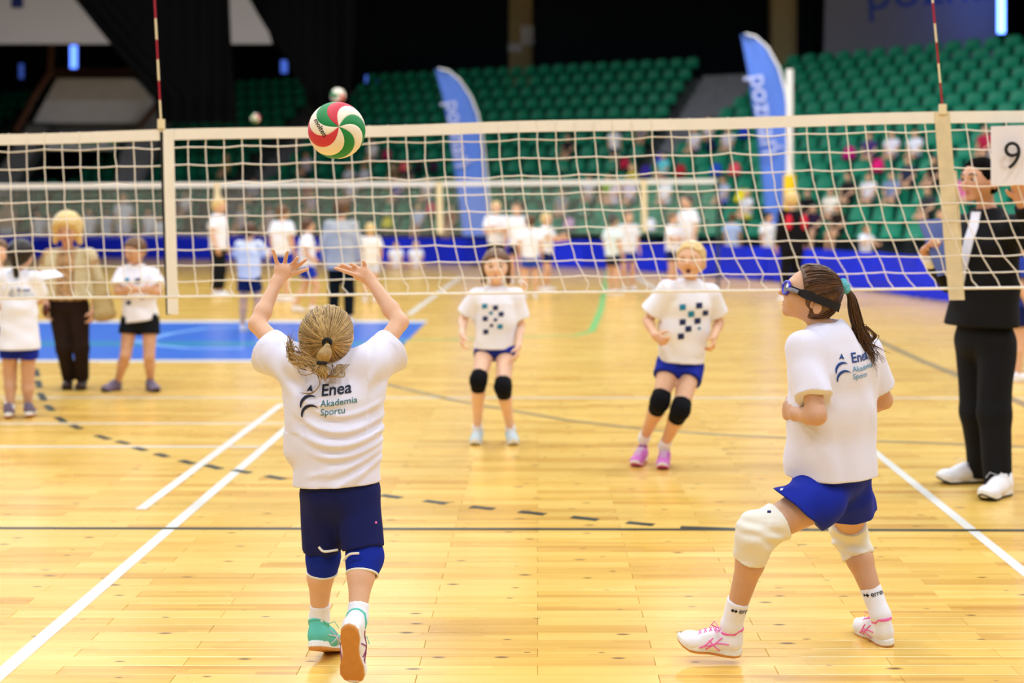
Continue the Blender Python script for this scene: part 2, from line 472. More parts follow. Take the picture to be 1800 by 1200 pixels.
# ------------------------------------------------------------------ floor: single planks near, the same planks joined beyond
floor = mesh_obj('floor', [(-30, -14, -0.03), (30, -14, -0.03), (30, 66, -0.03), (-30, 66, -0.03), (-30, -14, -0.006), (30, -14, -0.006), (30, 66, -0.006), (-30, 66, -0.006)],
                 [(0, 3, 2, 1), (4, 5, 6, 7), (0, 1, 5, 4), (1, 2, 6, 5), (2, 3, 7, 6), (3, 0, 4, 7)], M_FLOOR)
tag(floor, kind='structure')
def plank_geo(L, W):
    g = 0.0007; b = 0.0012; x, y = L / 2 - g, W / 2 - g
    v = [(-x, -y, -0.006), (x, -y, -0.006), (x, y, -0.006), (-x, y, -0.006), (-x, -y, -b), (x, -y, -b), (x, y, -b), (-x, y, -b),
         (-x + b, -y + b, 0), (x - b, -y + b, 0), (x - b, y - b, 0), (-x + b, y - b, 0)]
    f = [(8, 9, 10, 11)] + [(i, (i + 1) % 4, 4 + (i + 1) % 4, 4 + i) for i in range(4)] + [(4 + i, 4 + (i + 1) % 4, 8 + (i + 1) % 4, 8 + i) for i in range(4)]
    return v, f
pv, pf = plank_geo(PL, PW)
plank_mesh = bpy.data.meshes.new('plank'); plank_mesh.from_pydata(pv, [], pf); plank_mesh.materials.append(M_FLOOR)
rest_v, rest_f = [], []
nplank = 0
for r in range(int(3.9 / PW), int(13.5 / PW)):
    sh = ((r * 0.5) % 1.0) * PL
    for c in range(-8, 9):
        x = (c + 0.5) * PL - sh; y = (r + 0.5) * PW; z = float(rng.uniform(-0.0004, 0.0002))
        half = 0.40 * y + 0.4
        if abs(x - 0.0) > half: 
            if abs(x) > half + 3: continue
            single = False
        else: single = nplank < 298 and y > 4.3
        if single:
            o = bpy.data.objects.new('plank', plank_mesh); COL.objects.link(o); o.parent = floor; o.location = (x, y, z); nplank += 1
        else:
            n = len(rest_v); rest_v += [(a + x, b + y, d + z) for a, b, d in pv]; rest_f += [tuple(i + n for i in f) for f in pf]
ylim = int(13.5 / PW) * PW; y0 = int(3.9 / PW) * PW
n = len(rest_v)
rest_v += [(-30, ylim, 0), (30, ylim, 0), (30, 66, 0), (-30, 66, 0), (-30, -14, 0), (30, -14, 0), (30, y0, 0), (-30, y0, 0)]
rest_f += [(n, n + 1, n + 2, n + 3), (n + 4, n + 5, n + 6, n + 7)]
for s in (-1, 1):
    n = len(rest_v); a, b = (-30, -6.6) if s < 0 else (6.6, 30)
    rest_v += [(a, y0, -0.0005), (b, y0, -0.0005), (b, ylim, -0.0005), (a, ylim, -0.0005)]; rest_f += [(n, n + 1, n + 2, n + 3)]
tag(mesh_obj('floor_planking', rest_v, rest_f, M_FLOOR, floor), kind='stuff')

def strip(name, pts, w, m, z=0.0012, label=None, ends=None):
    """A painted line along floor points; thin as paint."""
    pts = [Vector((p[0], p[1], 0)) for p in pts]; vs = []
    for i, p in enumerate(pts):
        t = (pts[min(i + 1, len(pts) - 1)] - pts[max(i - 1, 0)]).normalized(); nn = V(-t.y, t.x, 0) * (w / 2)
        vs += [p - nn + V(0, 0, z), p + nn + V(0, 0, z)]
    fs = [(2 * i, 2 * i + 2, 2 * i + 3, 2 * i + 1) for i in range(len(pts) - 1)]
    o = mesh_obj(name, vs, fs, m, floor)
    if label: o['label'] = label
    return o
def gx(x0, y0_, x1, y1): return [G(x0, y0_), G(x1, y1)]
a, b = G(0, 1185), G(495, 760); d = (b - a).normalized()
strip('court_line', [a - d * 1.2, b + d * 3.0], 0.058, M_LINE, label='white side line running away on the left')
a, b = G(247, 895), G(495, 710)
strip('court_line', [a, b], 0.058, M_LINE, label='shorter white line with a cut end beside the left side line')
a, b = G(1545, 800), G(1800, 1005); d = (b - a).normalized()
strip('court_line', [a - d * 1.0, b + d * 1.0], 0.052, M_LINE, label='white side line running away on the right')
strip('court_line', gx(-400, 698, 2200, 700), 0.05, M_LINE, 0.0010, 'white cross line behind the net')
strip('court_line', gx(-400, 785, 455, 785), 0.05, M_LINE, 0.0010, 'white cross line on the left nearest the camera')
strip('court_line', gx(-300, 744, 500, 744), 0.045, M_LINE, 0.0010, 'white cross line on the left')
strip('court_line', gx(718, 553, 810, 486), 0.09, M_LINE, 0.0010, 'far white line left of the net middle')
strip('court_line', gx(1105, 478, 1175, 522), 0.09, M_LINE, 0.0010, 'far white line right of the net middle')
strip('court_line', gx(-300, 927.5, 1000, 930) + [G(2100, 933)], 0.045, M_DARKLINE, 0.0014, 'long thin dark line across the near court')
strip('court_line', [G(1196, 927), G(1310, 931)], 0.06, M_DARKLINE, 0.0016, 'thicker dark stub meeting the long dark line')
strip('court_line', [G(*q) for q in ((665, 672), (800, 704), (1000, 739), (1150, 756), (1300, 766), (1560, 776), (1800, 785), (2000, 790))], 0.06, M_GREYLINE, 0.0013, 'grey arc across the middle of the court')
strip('court_line', [G(*q) for q in ((1490, 572), (1540, 597), (1620, 634), (1690, 662), (1760, 692), (1820, 720), (1900, 765))], 0.09, M_GREYLINE, 0.0013, 'grey arc beside the man in black')
strip('court_line', [G(*q) for q in ((700, 597), (800, 597), (940, 591), (1010, 590), (1040, 582), (1056, 545), (1064, 500), (1068, 470))], 0.09, M_GREENLINE, 0.0013, 'green line curving away behind the net')
for q in ((62, 648, 66, 662), (66, 668, 70, 682), (70, 690, 78, 704), (82, 712, 92, 722), (100, 733, 114, 742), (126, 747, 142, 754), (170, 765, 192, 772), (206, 775, 226, 780), (236, 786, 256, 792), (274, 797, 294, 803), (318, 809, 340, 815), (362, 817, 388, 824), (410, 826, 440, 831), (468, 836, 500, 842), (530, 848, 560, 853), (600, 859, 632, 864), (670, 870, 705, 875), (746, 880, 785, 885), (828, 890, 868, 894.5), (913, 899, 958, 904), (1005, 908.5, 1051, 913.5), (1102, 918, 1149, 922.5)):
    strip('line_dash', [G(q[0], q[1]), G(q[2], q[3])], 0.055, M_DARKLINE, 0.0013)
# blue painted field with its borders and stripes
bf0, bf1 = G(0, 632).y, G(0, 567).y
xr = -1.5
mesh_obj('blue_floor_field', [(-24, bf0, 0.0010), (xr, bf0, 0.0010), (xr, bf1, 0.0010), (-24, bf1, 0.0010)], [(0, 1, 2, 3)], M_BLUEFLOOR, floor)['label'] = 'blue painted field on the wooden floor'
strip('court_line', [(-24, bf0 - 0.13), (xr, bf0 - 0.13)], 0.2, M_LINE, 0.0012, 'white border along the near edge of the blue field')
strip('court_line', [(-24, bf1 + 0.2), (xr, bf1 + 0.2)], 0.4, M_LINE, 0.0012, 'white border along the far edge of the blue field')
ym = G(0, 604).y
strip('court_line', [(-24, ym), (xr, ym)], 0.5, M_TEALLINE, 0.0014, 'teal stripe along the blue field')
strip('court_line', [G(*q) for q in ((430, 612), (330, 612), (270, 606), (235, 598))], 0.14, M_PALELINE, 0.0016, 'pale curved line on the blue field')
strip('court_line', [G(*q) for q in ((445, 574), (360, 577), (300, 586), (262, 596))], 0.14, M_PALELINE, 0.0016, 'second pale curved line on the blue field')

# ------------------------------------------------------------------ shell of the hall
def slab(name, c, s, m):
    o = MB().box(c, s).build(name, m); return tag(o, kind='structure')
slab('wall_back', (0, 66.2, 8), (61, 0.4, 16.2), M_WALL)
slab('wall_left', (-30.2, 26, 8), (0.4, 80, 16.2), M_WALL)
slab('wall_right', (30.2, 26, 8), (0.4, 80, 16.2), M_WALL)
slab('wall_front', (0, -14.2, 8), (61, 0.4, 16.2), M_BACKWALL)
slab('ceiling', (0, 26, 16.2), (61, 81, 0.4), M_CEIL)

# ------------------------------------------------------------------ grandstands
dC = Vector((0.8965, -0.4434)); nC = Vector((0.4434, 0.8965))
A0 = Vector((-6.78, 53.8)); RUN = 0.7
dR = Vector((0.715, -0.698)); nR = Vector((0.698, 0.715))
def seat_geo(w):
    """Bucket seat: curved back with rounded top, dished pan, thickness all round."""
    vs, fs = [], []
    nu = 6
    prof = [(-0.02, 0.42, 0.0), (0.20, 0.395, 0.0), (0.36, 0.41, 0.0), (0.42, 0.50, 0.0), (0.45, 0.64, 0.0), (0.47, 0.76, 0.06), (0.475, 0.80, 0.16)]
    for side in (0, 1):
        for y, z, tp in prof:
            for i in range(nu + 1):
                u = i / nu * 2 - 1
                hw = (w / 2 - 0.015) * (1 - tp)
                x = u * hw
                dish = (1 - u * u)
                yy = y + (0.035 * dish if z > 0.45 else 0); zz = z - (0.025 * dish if z < 0.45 else 0)
                if z > 0.7: zz -= 0.05 * abs(u) ** 3
                if side: yy += 0.02 if z > 0.45 else 0.0; zz -= 0.02 if z < 0.45 else 0.0
                vs.append((x, yy, zz))
    R = len(prof); C = nu + 1
    for s in (0, 1):
        for j in range(R - 1):
            for i in range(nu):
                a = s * R * C + j * C + i
                f = (a, a + 1, a + C + 1, a + C)
                fs.append(f if s == 0 else f[::-1])
    rim = [j * C for j in range(R)] + [(R - 1) * C + i for i in range(1, C)] + [j * C + nu for j in range(R - 2, -1, -1)] + [i for i in range(nu - 1, 0, -1)]
    for k in range(len(rim)):
        a, b = rim[k], rim[(k + 1) % len(rim)]; fs.append((a, a + R * C, b + R * C, b))
    return vs, fs
SEATNO = []
ORD = 'first second third fourth fifth sixth seventh eighth ninth tenth eleventh twelfth thirteenth fourteenth fifteenth sixteenth seventeenth eighteenth nineteenth twentieth'.split()
ORD += ['twenty-' + w for w in ORD[:9]] + ['thirtieth'] + ['thirty-' + w for w in ORD[:9]]
SEATS = []   # (position, yaw, block)
def stand(block, F0, d, nb, t0, t1, nrows, rise, z0, pitch, row0=0, riser_to=None, name='grandstand'):
    F0 = Vector(F0); n = int((t1 - t0) / pitch); yaw = math.atan2(-nb.x, nb.y)
    for j in range(row0, nrows):
        for i in range(n):
            p = F0 + d * (t0 + (i + 0.5) * pitch) + nb * (j * RUN + 0.1)
            SEATS.append((V(p.x, p.y, z0 + j * rise), yaw, block, pitch)); SEATNO.append((j, i if block == 'right' else n - 1 - i))
    # stepped concrete
    prof = [(0.0, 0.0)]
    for j in range(row0, nrows):
        zz = z0 + j * rise; prof += [(j * RUN if j > row0 else row0 * RUN - 0.15, zz), ((j + 1) * RUN, zz)]
    prof[0] = (prof[1][0], 0.0); prof.append((prof[-1][0], 0.0))
    a = [F0 + d * (t0 - 0.1) + nb * q for q, _ in prof]
    m = MB().prism([V(p.x, p.y, z) for p, (_, z) in zip(a, prof)], V(d.x, d.y, 0) * (t1 - t0 + 0.2))
    return tag(m.build(name, M_RISER), kind='structure')
FC = A0 - nC * (12 * RUN)
riseC = 0.452; z0s = 0.5
stand('centre', FC, dC, nC, 0.0, 13.5, 13, riseC, z0s, 0.56, name='trim_1')
stand('left', FC, dC, nC, -9.0, -1.3, 13, riseC, z0s, 0.56, name='trim_2')
stand('lowleft', FC, dC, nC, -24.0, -9.0, 4, riseC, z0s, 0.56, name='trim_3')
stand('farleft', FC, dC, nC, -23.5, -16.6, 13, riseC, z0s, 0.56, row0=8, name='trim_4')
TR = Vector((7.05, 45.8)); FR = TR - nR * (14 * RUN); riseR = 0.37
stand('right', FR, dR, nR, 0.7, 14.6, 15, riseR, z0s, 0.62, name='trim_5')
# aisle steps between the blocks
def aisle(F0, d, nb, t0, t1, nrows, rise, name):
    prof = [(0.0, 0.0)]
    for j in range(nrows * 2): prof += [(j * RUN / 2, z0s - 0.1 + j * rise / 2), ((j + 1) * RUN / 2, z0s - 0.1 + j * rise / 2)]
    prof.append((prof[-1][0], 0.0)); prof[0] = (0.0, 0.0)
    F0 = Vector(F0)
    a = [F0 + d * t0 + nb * q for q, _ in prof]
    return tag(MB().prism([V(p.x, p.y, z) for p, (_, z) in zip(a, prof)], V(d.x, d.y, 0) * (t1 - t0)).build(name, M_CONC), kind='structure')
aisle(FC, dC, nC, -1.3, -0.1, 13, riseC, 'trim_6')
aisle(FC, dC, nC, 13.6, 15.4, 13, riseC, 'trim_7')

used_seats = set()
def seat_at(px, py, Zoff=0.75):
    """The seat whose sitter would show at this place; nearest in view."""
    best, bi = 1e9, None
    for k, (p, yaw, blk, pt) in enumerate(SEATS):
        if k in used_seats: continue
        x = VX + FPX * p.x / p.y; y = VY - FPX * (p.z + Zoff - CAMH) / p.y
        e = (x - px) ** 2 + (y - py) ** 2
        if e < best: best, bi = e, k
    used_seats.add(bi)
    return SEATS[bi]
svs, sfs = seat_geo(0.5)
seat_mesh = bpy.data.meshes.new('stadium_seat'); seat_mesh.from_pydata(svs, [], sfs); seat_mesh.materials.append(M_SEAT)
seat_mesh.polygons.foreach_set('use_smooth', np.ones(len(sfs), dtype=bool))
LBL = {'right': 'right', 'centre': 'middle'}
def in_view(p):
    x = VX + FPX * p.x / p.y; y = VY - FPX * (p.z + 0.6 - CAMH) / p.y
    return -30 < x < 1830 and y < 470
order = sorted([k for k, s in enumerate(SEATS) if in_view(s[0])], key=lambda k: SEATS[k][0].y)
single = [k for k in order if SEATS[k][2] == 'right'][:240] + [k for k in order if SEATS[k][2] == 'centre'][:55]
sing = set(single)
for k in single:
    p, yaw, blk, pt = SEATS[k]
    o = bpy.data.objects.new('stadium_seat', seat_mesh); COL.objects.link(o)
    o.location = p; o.rotation_euler = (0, 0, yaw); o.scale = (pt / 0.56, 1, 1)
    j_, i_ = SEATNO[k]
    tag(o, 'green bucket seat in the %s stand, %s row up, %s from the aisle' % (LBL[blk], ORD[j_], ORD[i_]), 'seat', 'green seats in the right stand' if blk == 'right' else 'green seats at the front of the middle stand')
sa = np.array(svs); RV, RF = [], []
for k, (p, yaw, blk, pt) in enumerate(SEATS):
    if k in sing or not in_view(p): continue
    c, s = math.cos(yaw), math.sin(yaw); n = sum(len(q) for q in RV)
    q = sa * np.array((pt / 0.56, 1, 1))
    RV.append(np.stack([q[:, 0] * c - q[:, 1] * s, q[:, 0] * s + q[:, 1] * c, q[:, 2]], 1) + np.array(p)); RF += [tuple(i + n for i in f) for f in sfs]
o = mesh_obj('stadium_seating', np.concatenate(RV), RF, M_SEAT, smooth=True)
tag(o, 'rows of green plastic seats filling the middle and left stands', 'seating', kind='stuff')

# portal block and stair walls at the left (an entrance through the stand)
def on_c(t, q, z): p = FC + dC * t + nC * q; return V(p.x, p.y, z)
def plate(name, pxs, Y, thick, m, label=None, cat=None, kind=None, group=None, parent=None):
    pts = [P(x, y, Y) for x, y in pxs]
    o = MB().prism(pts, V(0, thick, 0)).build(name, m, parent)
    return tag(o, label, cat, group, kind)
plate('trim_8', [(58, 216), (100, 138), (236, 138), (272, 178), (246, 216)], 51.5, 3.0, M_CONCP, kind='structure')
plate('trim_9', [(88, 238), (212, 238), (200, 263), (80, 263)], 51.3, 0.4, M_CONCP, kind='structure')
plate('trim_10', [(50, 216), (250, 216), (246, 240), (40, 240)], 52.2, 2.0, M_CONC, kind='structure')
plate('trim_11', [(-30, 345), (18, 345), (84, 222), (48, 222)], 50.8, 0.9, M_CONC, kind='structure')
plate('trim_12', [(196, 345), (240, 345), (300, 195), (266, 195), (214, 262)], 50.8, 0.9, M_CONC, kind='structure')
ex = empty('exit_sign', P(150, 262, 51.2), 'row of green exit signs on the pale lintel above the stand entrance', 'sign')
for x0, x1 in ((104, 120), (134, 152), (156, 174), (190, 206)):
    MB().box(P((x0 + x1) / 2, 249, 51.25), ((x1 - x0) / FPX * 51, 0.06, 0.2)).build('sign_plate', M_GREENSIGN, ex)
hr = MB().tube([P(28, 232, 50.6), P(62, 168, 50.6), P(88, 128, 50.6), P(92, 60, 50.6)], 0.12, 6).build('handrail', M_BROWN)
tag(hr, 'brown steel handrail climbing beside the left stand entrance', 'handrail')
hr = MB().tube([P(244, 222, 50.6), P(278, 180, 50.6), P(262, 150, 50.6)], 0.1, 6).build('handrail', M_BROWN)
tag(hr, 'short dark handrail at the right edge of the stand entrance', 'handrail')
tag(MB().box(P(160, 129, 53.5), (3.2, 0.4, 0.35)).build('trim_13', M_BROWN), kind='structure')

# columns, curtains, banners and window strips behind the stands
def column(x0, x1, Y, name):
    a, b = P(x0, 0, Y), P(x1, 0, Y)
    m = MB().box(((a.x + b.x) / 2, Y + 0.4, 8), (b.x - a.x, 0.8, 16))
    return tag(m.build(name, M_BEIGE), kind='structure')
column(894, 936, 59, 'trim_14'); column(1357, 1401, 55, 'trim_15')
nt1 = MB().box(P(931, 62, 58.9), (0.72, 0.03, 0.8)).build('notice', M_WHITE); tag(nt1, 'pale paper notice fixed to the corner of the beige column', 'notice')
nt2 = MB().box(P(905, 84, 58.98), (0.55, 0.03, 0.32)).build('notice', M_WHITE); tag(nt2, 'small paper strip stuck low on the beige column', 'notice')
def curtain(name, edges, Y, m, label, fold=0.35, amp=0.12, group=None, wob=0.0):
    """Hanging cloth with folds; edges = rows of (y px, left px, right px) from top to bottom."""
    rows = []
    for (y0_, l0, r0), (y1, l1, r1) in zip(edges[:-1], edges[1:]):
        for k in range(6): 
            s = k / 6; rows.append((y0_ + (y1 - y0_) * s, l0 + (l1 - l0) * s, r0 + (r1 - r0) * s))
    rows.append(edges[-1]); nx = 60; vs = []
    for off in (0, 0.05):
        for y, l, r in rows:
            for i in range(nx + 1):
                p = P(l + (r - l) * i / nx, y, Y)
                p.y += amp * math.sin(p.x / fold * 2 * math.pi + 0.6 * math.sin(p.x)) + off
                vs.append(p)
    R, C = len(rows), nx + 1; fs = []
    for s in (0, 1):
        for j in range(R - 1):
            for i in range(nx):
                a = s * R * C + j * C + i; f = (a, a + C, a + C + 1, a + 1); fs.append(f if s == 0 else f[::-1])
    rim = [j * C for j in range(R)] + [(R - 1) * C + i for i in range(1, C)] + [j * C + nx for j in range(R - 2, -1, -1)] + [i for i in range(nx - 1, 0, -1)]
    for k in range(len(rim)): a, b = rim[k], rim[(k + 1) % len(rim)]; fs.append((a, b, b + R * C, a + R * C))
    o = mesh_obj(name, vs, fs, m, smooth=True)
    return tag(o, label, 'curtain', group)
curtain('curtain', [(-260, 18, 400), (0, 134, 404), (172, 268, 412), (216, 280, 416)], 36, M_BLACKCLOTH, 'black slanting drape hanging over the left stand entrance')
curtain('curtain', [(-260, 290, 628), (0, 438, 625), (160, 536, 618), (186, 548, 616), (216, 556, 614)], 37.5, M_BLACKCLOTH, 'black narrowing drape hanging behind the flying ball')
curtain('curtain', [(-200, 624, 892), (150, 624, 892)], 58, M_CURTAIN, 'dark curtain behind the middle stand left of the beige column')
curtain('curtain', [(-200, 938, 1356), (150, 938, 1356)], 57, M_CURTAIN, 'dark curtain behind the middle stand between two beige columns')
curtain('curtain', [(-200, 1402, 1450), (110, 1402, 1450)], 54, M_CURTAIN, 'narrow dark curtain between beige column and grey banner')
bn = empty('banner', P(235, 77, 46), 'long pale banner with navy letters behind the black drapes', 'banner')
plate('cloth', [(-60, -220), (392, -220), (478, 77), (-60, 77)], 46, 0.05, M_BANNER, parent=bn)
flat_text('letters', 'FC', 3.6, P(6, 13, 45.97), V(1, 0, 0), V(0, 0, 1), M_NAVY, bn, bold=0.005)
bn = empty('banner', P(1600, 80, 44), 'grey banner with blue letters behind the right stand', 'banner')
plate('cloth', [(1455, -220), (1752, -220), (1752, 100), (1448, 100)], 52, 0.05, M_BANNER2, parent=bn)
flat_text('letters', 'poznań', 1.95, P(1522, 18, 51.97), V(0.996, 0, 0.09).normalized(), V(-0.05, 0, 1).normalized(), M_BLUEPRINT, bn)
def lightstrip(name, x0, x1, y0_, y1, Y, st):
    m = mat('window_glow_%d' % int(st * 100), (60, 90, 220), emit=((90, 130, 255), st))
    c = P((x0 + x1) / 2, (y0_ + y1) / 2, Y)
    return tag(MB().box(c, ((x1 - x0) / FPX * Y, 0.1, (y1 - y0_) / FPX * Y)).build(name, m), kind='structure')
lightstrip('window_1', 124, 135, 80, 120, 60, 3.0)
lightstrip('window_2', 1754, 1766, -120, 58, 50, 9.0)
lightstrip('window_3', 34, 41, 112, 138, 60, 0.25)
lightstrip('window_4', 494, 505, 106, 128, 60, 0.6)
lightstrip('window_5', 642, 664, 133, 146, 56, 0.6)

# ------------------------------------------------------------------ barrier along the far edge of the floor
bar = [(-40, 46.8), (0, 46.5), (300, 44), (700, 41), (1050, 37), (1175, 34), (1500, 27.4), (1660, 23.4), (1820, 20.2), (1960, 18.5)]
bpts = [Vector(((x - VX) / FPX * Y, Y)) for x, Y in bar]
acc = [0]
for a, b in zip(bpts[:-1], bpts[1:]): acc.append(acc[-1] + (b - a).length)
def bar_at(s):
    for i in range(len(acc) - 1):
        if s <= acc[i + 1] or i == len(acc) - 2:
            t = (s - acc[i]) / (acc[i + 1] - acc[i]); return bpts[i].lerp(bpts[i + 1], t)
nb_ = int(acc[-1] / 2.0); seen_ = 0
for k in range(nb_):
    a, b = bar_at(k * 2.0 + 0.01), bar_at(k * 2.0 + 1.99)
    d = (b - a).normalized(); nn = Vector((-d.y, d.x))
    X3, N3 = V(d.x, d.y, 0), V(nn.x, nn.y, 0)
    c = V(*((a + b) / 2), 0); L = (b - a).length
    if VX + FPX * b.x / b.y > 0: seen_ += 1
    e = empty('floor_barrier', c, ('blue vinyl barrier panel before the stands, %s from the left edge' % ORD[max(0, seen_ - 1)]) if seen_ else 'blue vinyl barrier panel before the stands, beyond the left edge', 'barrier', 'blue barrier panels before the stands')
    # padded panel: sags a little between its ends
    vs = []
    for off in (-0.03, 0.03):
        for z in (0.02, 0.25, 0.5, 0.73):
            for i in range(5):
                u = i / 4 - 0.5
                vs.append(c + X3 * (u * L) + N3 * (off + 0.02 * math.sin(3 * u + z * 5 + k)) + V(0, 0, z - (0.015 * (1 - 4 * u * u) if z > 0.7 else 0)))
    fs = []
    for s in (0, 1):
        for j in range(3):
            for i in range(4):
                q = s * 20 + j * 5 + i; f = (q, q + 1, q + 6, q + 5); fs.append(f if s == 0 else f[::-1])
    for i in range(4): fs += [(i, 20 + i, 21 + i, i + 1), (15 + i, 16 + i, 36 + i, 35 + i)]
    for j in range(3): fs += [(j * 5, j * 5 + 5, 25 + j * 5, 20 + j * 5), (j * 5 + 4, 24 + j * 5, 29 + j * 5, j * 5 + 9)]
    mesh_obj('panel', vs, fs, M_BARRIER, e)
    for s in (-0.8, 0.8): MB().box(c + X3 * s + N3 * 0.12 + V(0, 0, 0.05), (0.05, 0.3, 0.1), (X3, N3, V(0, 0, 1))).build('foot', M_BLACK, e)

# ------------------------------------------------------------------ beach flags and post
def flag(lpx, rpx, Y, label, text_px, base_y):
    """Feather banner on a bent pole: lpx/rpx list the left edge and the bowed right edge from top to bottom."""
    e = empty('feather_flag', V(P(rpx[-1][0], 0, Y).x, Y, 0), label, 'flag')
    vs = []; n = 24
    def at(line, y):
        for (x0, y0_), (x1, y1) in zip(line[:-1], line[1:]):
            if y <= y1: return x0 + (x1 - x0) * (y - y0_) / (y1 - y0_)
        return line[-1][0]
    ytop, ybot = lpx[0][1], lpx[-1][1]
    for off in (0, 0.02):
        for j in range(n + 1):
            y = ytop + (ybot - ytop) * j / n
            l, r = at(lpx, y), at(rpx, y)
            for i in range(5):
                p = P(l + (r - l) * i / 4, y, Y); p.y += off + 0.04 * math.sin(i * 1.5 + j * 0.4); vs.append(p)
    R, C = n + 1, 5; fs = []
    for s in (0, 1):
        for j in range(R - 1):
            for i in range(C - 1):
                a = s * R * C + j * C + i; f = (a, a + C, a + C + 1, a + 1); fs.append(f if s == 0 else f[::-1])
    rim = [j * C for j in range(R)] + [(R - 1) * C + i for i in range(1, C)] + [j * C + C - 1 for j in range(R - 2, -1, -1)] + [i for i in range(C - 2, 0, -1)]
    for k in range(len(rim)): a, b = rim[k], rim[(k + 1) % len(rim)]; fs.append((a, b, b + R * C, a + R * C))
    mesh_obj('cloth', vs, fs, M_FLAG, e, smooth=True)
    pole = [V(P(rpx[-1][0] + 2, 0, Y).x, Y, 0.02)] + [P(x + 2, y, Y) + V(0, 0.02, 0) for x, y in rpx[::-1]]
    MB().tube(pole, 0.03, 6).build('pole', M_WHITE, e)
    MB().tube([V(pole[0].x - 0.5, Y, 0.03), V(pole[0].x + 0.5, Y, 0.03)], 0.03, 6).tube([V(pole[0].x, Y - 0.5, 0.03), V(pole[0].x, Y + 0.5, 0.03)], 0.03, 6).build('base', M_BLACK, e)
    (tx, ty), (bx, by), sz = text_px
    up = (P(tx, ty, Y) - P(bx, by, Y)).normalized(); rt = V(0, -1, 0).cross(up)
    flat_text('letters', 'poznań', sz, P(tx, ty, Y - 0.07), -up, V(-up.z, 0, up.x) * -1, M_FLAGPRINT, e, bold=0.01)
flag([(764, 121), (778, 170), (786, 215), (796, 280), (806, 350), (814, 414)], [(768, 120.5), (786, 124), (806, 140), (826, 170), (838, 200), (846, 240), (852, 290), (858, 350), (860, 414)], 38.5,
     'light blue feather flag at the middle stand, left of the two', ((783, 178), (806, 330), 0.62), 414)
flag([(1302, 60), (1314, 120), (1322, 180), (1333, 260), (1342, 330), (1346, 400)], [(1308, 59.5), (1326, 64), (1348, 84), (1368, 120), (1380, 165), (1384, 220), (1388, 280), (1390, 340), (1390, 400)], 32.0,
     'light blue feather flag beside the white post, right of the two', ((1318, 132), (1345, 300), 0.62), 400)
vp = empty('net_post', V(P(1388, 0, 30).x, 30, 0), 'tall white net post with yellow padding beside the right flag', 'post')
b0 = V(P(1388, 0, 30).x, 30, 0)
MB().tube([b0, b0 + V(0, 0, 1.5 + 248 / FPX * 30)], 0.075, 10).build('pole', M_WHITE, vp)
MB().tube([b0 + V(0, 0, 0.3), b0 + V(0, 0, 2.25)], 0.13, 12).build('padding', M_YELLOW, vp)
MB().tube([b0, b0 + V(0, 0, 0.06)], 0.3, 14).build('base', M_BLACK, vp)

# ------------------------------------------------------------------ the near net
NL, NR = P(297, 228, 7.5), P(1660, 197, 7.1)      # side bands at the top cord
dirN = (NR - NL).normalized(); 
def net_top(t): return NL + (NR - NL) * t         # t 0..1 between the side bands
ndep = V(-dirN.y, dirN.x, 0).normalized()         # away from the camera
NETH = 0.88
net = empty('volleyball_net', V(0, NL.lerp(NR, 0.5).y, 0), 'near volleyball net with cream tape and wide mesh across the court', 'net')
def lean(t, v):
    """Sideways drift of the mesh at depth v (0 top, 1 bottom cord)."""
    tt = min(max(t, -0.25), 1.15)
    tot = 0.06 + 0.215 * max(tt, 0) ** 1.25
    return tot * (0.25 * v + 0.75 * v ** 2.2)
def drop(v): return NETH * (v * 1.06 - 0.06 * v ** 2)
def netp(t, v, jx=0.0, jz=0.0):
    p = net_top(t) + dirN * (lean(t, v) + jx); p.z -= drop(v) * (1.0 if t > 0 else 1.0) - jz
    p += ndep * (0.012 * math.sin(9 * t + 4 * v))
    return p
TLEN = (NR - NL).length
cols = [k for k in range(-15, 50)]; NROW = 10
pitchN = TLEN / 41.0
jit = {}
def node(k, r):
    if (k, r) not in jit:
        a = 0.0018 + (0.008 if r == NROW - 1 else 0)
        jit[(k, r)] = (random.gauss(0, a), random.gauss(0, 0.0020) + 0.0045 * math.sin(k * 1.7 + r * 0.4) * (1 if r < 4 else 0.5))
    jx, jz = jit[(k, r)]
    if r == 0: jx = jz = 0
    v = r / NROW * (1.03 - 0.03 * r / NROW)
    if r == NROW: jx, jz, v = jx * 1.5, 0, 1.0
    return netp(k / 41.0, v, jx, jz)
nm = MB()
for k in cols:
    pts = []
    for r in range(NROW + 1):
        p = node(k, r)
        if r > 0:
            q = node(k, r - 1); pts.append(q.lerp(p, 0.5) + dirN * random.gauss(0, 0.0018 if r < NROW else 0.014))
        pts.append(p)
    nm.tube(pts, 0.0028, 4, caps=False)
for r in range(1, NROW):
    pts = []
    for k in cols:
        p = node(k, r)
        if pts: pts.append(pts[-1].lerp(p, 0.5) - V(0, 0, 0.0012))
        pts.append(p)
    nm.tube(pts, 0.003, 4, caps=False)
nt_o = nm.build('netting', M_NET, net); tag(nt_o, kind='stuff')
def bandmesh(t0, t1, n, z0_, z1, th):
    vs = []
    for off in (-th, th):
        for zz in (z0_, z1):
            for i in range(n + 1):
                t = t0 + (t1 - t0) * i / n
                p = net_top(t) + ndep * (off + 0.004 * math.sin(23 * t)); p.z += zz + 0.004 * math.sin(14 * t + 1); vs.append(p)
    C = n + 1; fs = []
    for i in range(n): fs += [(i, i + 1, C + i + 1, C + i), (2 * C + i, 3 * C + i, 3 * C + i + 1, 2 * C + i + 1), (C + i, C + i + 1, 3 * C + i + 1, 3 * C + i), (i, 2 * C + i, 2 * C + i + 1, i + 1)]
    fs += [(0, C, 3 * C, 2 * C), (n, 2 * C + n, 3 * C + n, C + n)]
    return vs, fs
vs, fs = bandmesh(-0.4, 1.25, 60, -0.058, 0.0, 0.006)
mesh_obj('top_tape', vs, fs, M_BAND, net)
